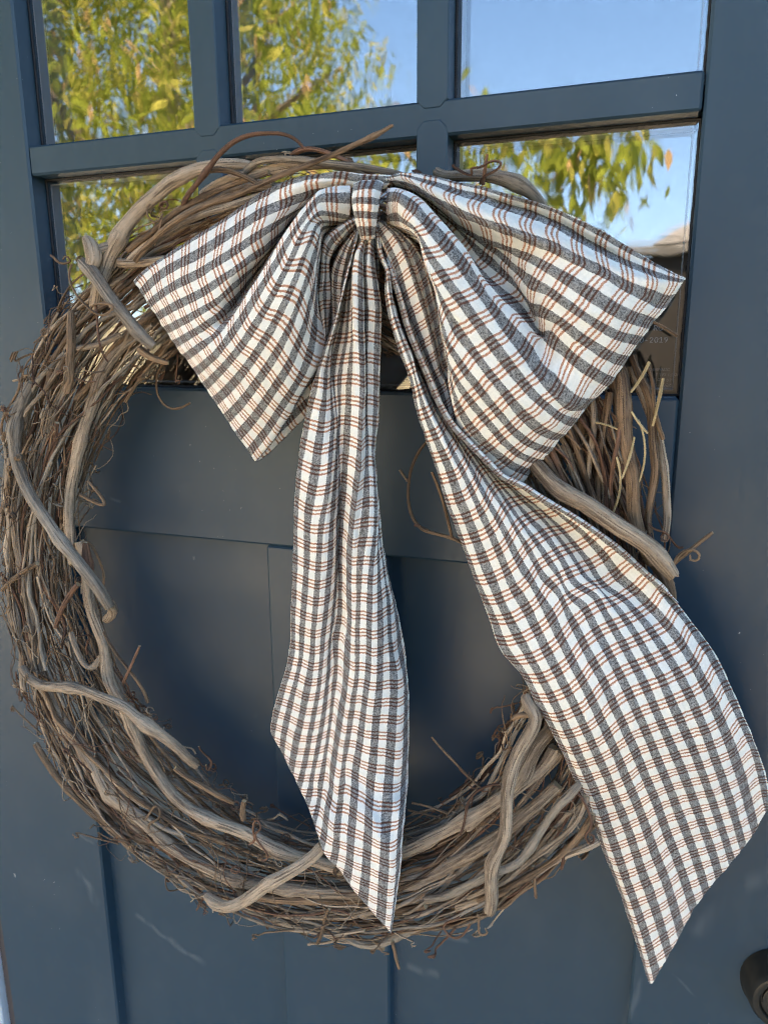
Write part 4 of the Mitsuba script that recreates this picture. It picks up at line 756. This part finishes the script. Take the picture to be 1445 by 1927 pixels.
def cloth(cols, nu, nv, back=False, amp=0.0006, soft=1.2, seed=0, thick=0.0007):
    """A piece of cloth through the traced stripes: a grid of points with the weave's coordinates, given a thickness."""
    A = np.array([c[0] for c in cols])
    t = np.linspace(0, 1, nv)
    G, Bv = [], []
    for a, b0, b1, s in cols:
        P = numbers(s)
        L = np.r_[0, np.cumsum(np.linalg.norm(np.diff(P, axis=0), axis=1))]
        G.append(PchipInterpolator(L / L[-1], P)(t))
        Bv.append(b0 + (b1 - b0) * t)
    a = np.linspace(A[0], A[-1], nu)
    G = PchipInterpolator(A, np.array(G))(a)
    Bv = PchipInterpolator(A, np.array(Bv))(a)
    G = np.stack([gaussian_filter(G[..., k], soft, mode='nearest') for k in range(3)], -1)
    U, V = np.broadcast_to(a[:, None], Bv.shape).copy(), Bv
    if back:  # the loop turns over at its outer fold and runs back to the knot
        s = t[1:]
        bk = G[:, 1:].copy()
        edge = -G[:, :1, 1]
        dep = edge - 0.010 * np.sqrt(np.minimum(1, s / 0.06)) - 0.020 * s
        bk[..., 1] = -np.maximum(np.minimum(dep, -G[:, 1:, 1] - 0.006), 0.05)
        G = np.concatenate([bk[:, ::-1], G], 1)
        U = np.concatenate([U[:, 1:][:, ::-1], U], 1)
        V = np.concatenate([2 * Bv[:, :1] - Bv[:, 1:][:, ::-1], Bv], 1)

    def normals(G):
        n = np.cross(np.gradient(G, axis=0), np.gradient(G, axis=1))
        return n / (np.linalg.norm(n, axis=-1, keepdims=True) + 1e-12)
    n = normals(G)
    q = np.stack([U * 1.1, V * 0.55, np.full_like(U, seed * 9.0)], -1)
    w_ = (meshkit.fbm(q, 3, seed) - 0.5) * 2 * amp + (meshkit.fbm(q * 3.1 + 5, 2, seed + 3) - 0.5) * 0.75 * amp + (meshkit.noise(q * np.array([6.5, 9.0, 1]) + 9, seed + 6) - 0.5) * 0.35 * amp
    G = G + n * w_[..., None]
    n = normals(G)
    m, k = G.shape[:2]
    i, j = np.meshgrid(np.arange(m - 1), np.arange(k - 1), indexing='ij')
    o = (i * k + j).ravel()
    F = np.stack([o, o + k, o + k + 1, o + 1], 1)
    V3 = np.vstack([(G + n * thick / 2).reshape(-1, 3), (G - n * thick / 2).reshape(-1, 3)])
    Fb = F[:, ::-1] + m * k
    rim = np.r_[np.arange(k), np.arange(1, m) * k + k - 1, (m - 1) * k + np.arange(k - 2, -1, -1), np.arange(m - 2, 0, -1) * k]
    r2 = np.roll(rim, -1)
    Fr = np.stack([rim, r2, r2 + m * k, rim + m * k], 1)
    UV = np.stack([U, V], -1).reshape(-1, 2)
    return (V3, np.vstack([F, Fb, Fr])), np.vstack([UV, UV])


for name, key, nu, nv, back, amp in (('loop', 'left_loop', 190, 200, True, 0.0009), ('loop', 'right_loop', 210, 220, True, 0.0009), ('tail', 'left_tail', 170, 330, False, 0.0009),
                                     ('tail', 'right_tail', 170, 360, False, 0.0011), ('pleat', 'right_pleat', 70, 160, False, 0.0005), ('pleat', 'left_pleat', 50, 120, False, 0.0005),
                                     ('pleat', 'left_pleat_001', 50, 100, False, 0.0005), ('knot', 'knot', 70, 50, False, 0.0004), ('hem', 'hem', 24, 240, False, 0.0003)):
    mesh, uv = cloth(NETS[key], nu, nv, back, amp, seed=len(key))
    put(name, mesh, 'plaid_cotton', b, smooth=True, uv=uv, label={'left_tail': 'narrow tail hanging straight down to a point', 'right_tail': 'wide tail sweeping down to the right'}.get(key))

# ------------------------------------------------------------------ what the panes mirror: trees, a house across the way
LEAF = {}


def leaves(n, centre, spread, droop, size, seed):
    """Long pointed leaves, each bent along its midrib, as one mesh per tint."""
    r = np.random.default_rng(seed)
    out = {0: [], 1: [], 2: []}
    c = centre(r, n)
    for p in c:
        L = size * r.uniform(0.6, 1.25)
        Wd = L * r.uniform(0.15, 0.21)
        dirn = np.array([r.normal() * spread, r.normal() * spread, -droop + r.normal() * spread])
        dirn /= np.linalg.norm(dirn)
        side = np.cross(dirn, r.normal(size=3)); side /= np.linalg.norm(side)
        nn = np.cross(dirn, side)
        k = r.uniform(-0.2, 0.2)
        pts = []
        for f, wd in ((0, 0.08), (0.3, 0.9), (0.6, 0.85), (1.0, 0.04)):
            m = p + dirn * L * f + nn * (k * L * f * f)
            pts += [m - side * Wd * wd + nn * Wd * wd * 0.3, m, m + side * Wd * wd + nn * Wd * wd * 0.3]
        out[int(r.choice(3, p=[0.74, 0.21, 0.05]))].append(np.array(pts))
    f = []
    for s in range(3):
        for c_ in range(2):
            o = s * 3 + c_
            f += [[o, o + 1, o + 4, o + 3]]
    f = np.array(f)
    return {k: (np.vstack(v), np.vstack([f + i * 12 for i in range(len(v))])) for k, v in out.items() if v}


def limb(P, r0, r1, seed):
    Q = spline(P, 0.12)
    return tube(wander(Q, 0.05, 0.7, seed), np.linspace(r0, r1, len(Q)), 9, 0.1, seed)


def tree(label, trunk, limbs, centre, n, size, seed, droop=0.9, spread=0.55):
    t = thing('tree', label, 'tree')
    put_vfu('trunk', limb(*trunk, seed), 'bark_grey', t)
    for i, l in enumerate(limbs):
        put_vfu('branch', limb(*l, seed + i), 'bark_grey', t)
    for k, (v, f) in leaves(n, centre, spread, droop, size, seed).items():
        put('crown', (v, f), ('leaf_green', 'leaf_yellow', 'leaf_tan')[k], t, kind='stuff', label=('green leaves', 'yellow leaves', 'dry tan leaves')[k])


def clusters(pts, sd, per):
    pts = np.array(pts, float)

    def fn(r, n):
        c = pts[r.integers(len(pts), size=max(1, n // per))]
        c = c + r.normal(size=c.shape) * sd
        q = np.repeat(c, per, axis=0)
        return q + r.normal(size=q.shape) * np.array([0.09, 0.09, 0.10])
    return fn


def crown_points(seed, n):
    r = np.random.default_rng(seed)
    out = []
    while len(out) < n:
        p = np.array([r.uniform(-5.2, -0.9), r.uniform(-5.6, -3.0), r.uniform(2.15, 5.6)])
        lim = -1.28 + 0.36 * (p[1] + 4.0) - 0.45 * max(0, p[2] - 3.2)
        if p[0] < lim and meshkit.noise(p[None] * 1.7, 3)[0] > 0.30:
            out.append(p)
    return out


tree('dense yellow green tree mirrored in the left panes', (np.array([[-3.1, -4.6, -0.12], [-3.0, -4.5, 1.2], [-2.8, -4.3, 2.4], [-2.7, -4.2, 4.6]]), 0.13, 0.04),
     [(np.array([[-2.8, -4.3, 2.3], [-2.0, -3.9, 2.9], [-1.2, -3.6, 3.1]]), 0.05, 0.012), (np.array([[-2.8, -4.3, 2.5], [-3.6, -4.2, 3.2], [-4.5, -3.8, 3.6]]), 0.05, 0.012),
      (np.array([[-2.75, -4.25, 3.0], [-2.2, -4.6, 3.7], [-1.8, -4.5, 4.3]]), 0.04, 0.01), (np.array([[-2.75, -4.25, 2.4], [-2.9, -3.6, 2.8], [-3.0, -3.2, 3.4]]), 0.04, 0.01)],
     clusters(crown_points(5, 650), 0.14, 9), 32000, 0.092, 11)
hang = [(-0.62, -3.35, 2.62), (-0.45, -3.3, 2.62), (-0.38, -3.3, 2.52), (-0.25, -3.3, 2.55), (-0.12, -3.3, 2.56), (-0.05, -3.3, 2.46), (0.05, -3.3, 2.56), (0.12, -3.3, 2.50), (0.15, -3.3, 2.42),
        (0.22, -3.3, 2.58), (0.30, -3.3, 2.54), (0.36, -3.3, 2.56), (0.34, -3.3, 2.46), (0.27, -3.3, 2.36), (0.28, -3.3, 2.30), (-0.8, -3.4, 2.7)]
tree('slim tree with drooping yellow leaves mirrored in the lower right pane', (np.array([[-1.0, -5.6, -0.12], [-1.05, -5.5, 1.4], [-1.1, -5.2, 2.3], [-1.0, -4.6, 2.75]]), 0.07, 0.03),
     [(np.array([[-1.0, -4.6, 2.75], [-0.7, -3.9, 2.82], [-0.3, -3.45, 2.72], [0.34, -3.3, 2.66]]), 0.022, 0.004)], clusters(hang, 0.05, 6), 620, 0.105, 23, 1.2, 0.38)

n2 = thing('garage', 'dark brown garage with pale hipped roof across the drive', 'garage')
put('wall', box(0.1, 9.0, -19.0, -12.0, -0.12, 2.90, 0.01), 'fence_wood', n2)
put('gutter', box(0.0, 9.2, -12.0, -11.8, 2.91, 3.04, 0.02), 'gutter_metal', n2)
rv = np.array([[0.45, -11.85, 3.08], [9.3, -11.85, 3.08], [9.3, -19.2, 3.08], [0.45, -19.2, 3.08], [4.4, -15.5, 5.6], [5.6, -15.5, 5.6]])
put('roof', trimesh.Trimesh(rv, [[0, 1, 5], [0, 5, 4], [1, 2, 5], [2, 3, 4], [2, 4, 5], [3, 0, 4], [0, 2, 1], [0, 3, 2]], process=False), 'grey_shingle', n2)
fence = thing('fence', 'long weathered board fence beyond the trees', 'fence')
fx = -16.0
while fx < -0.35:
    put('board', box(fx, fx + 0.245, -10.03, -10.0, -0.12, 2.0 + 0.02 * rng.uniform(), 0.003), 'pale_wood', fence)
    fx += 0.25
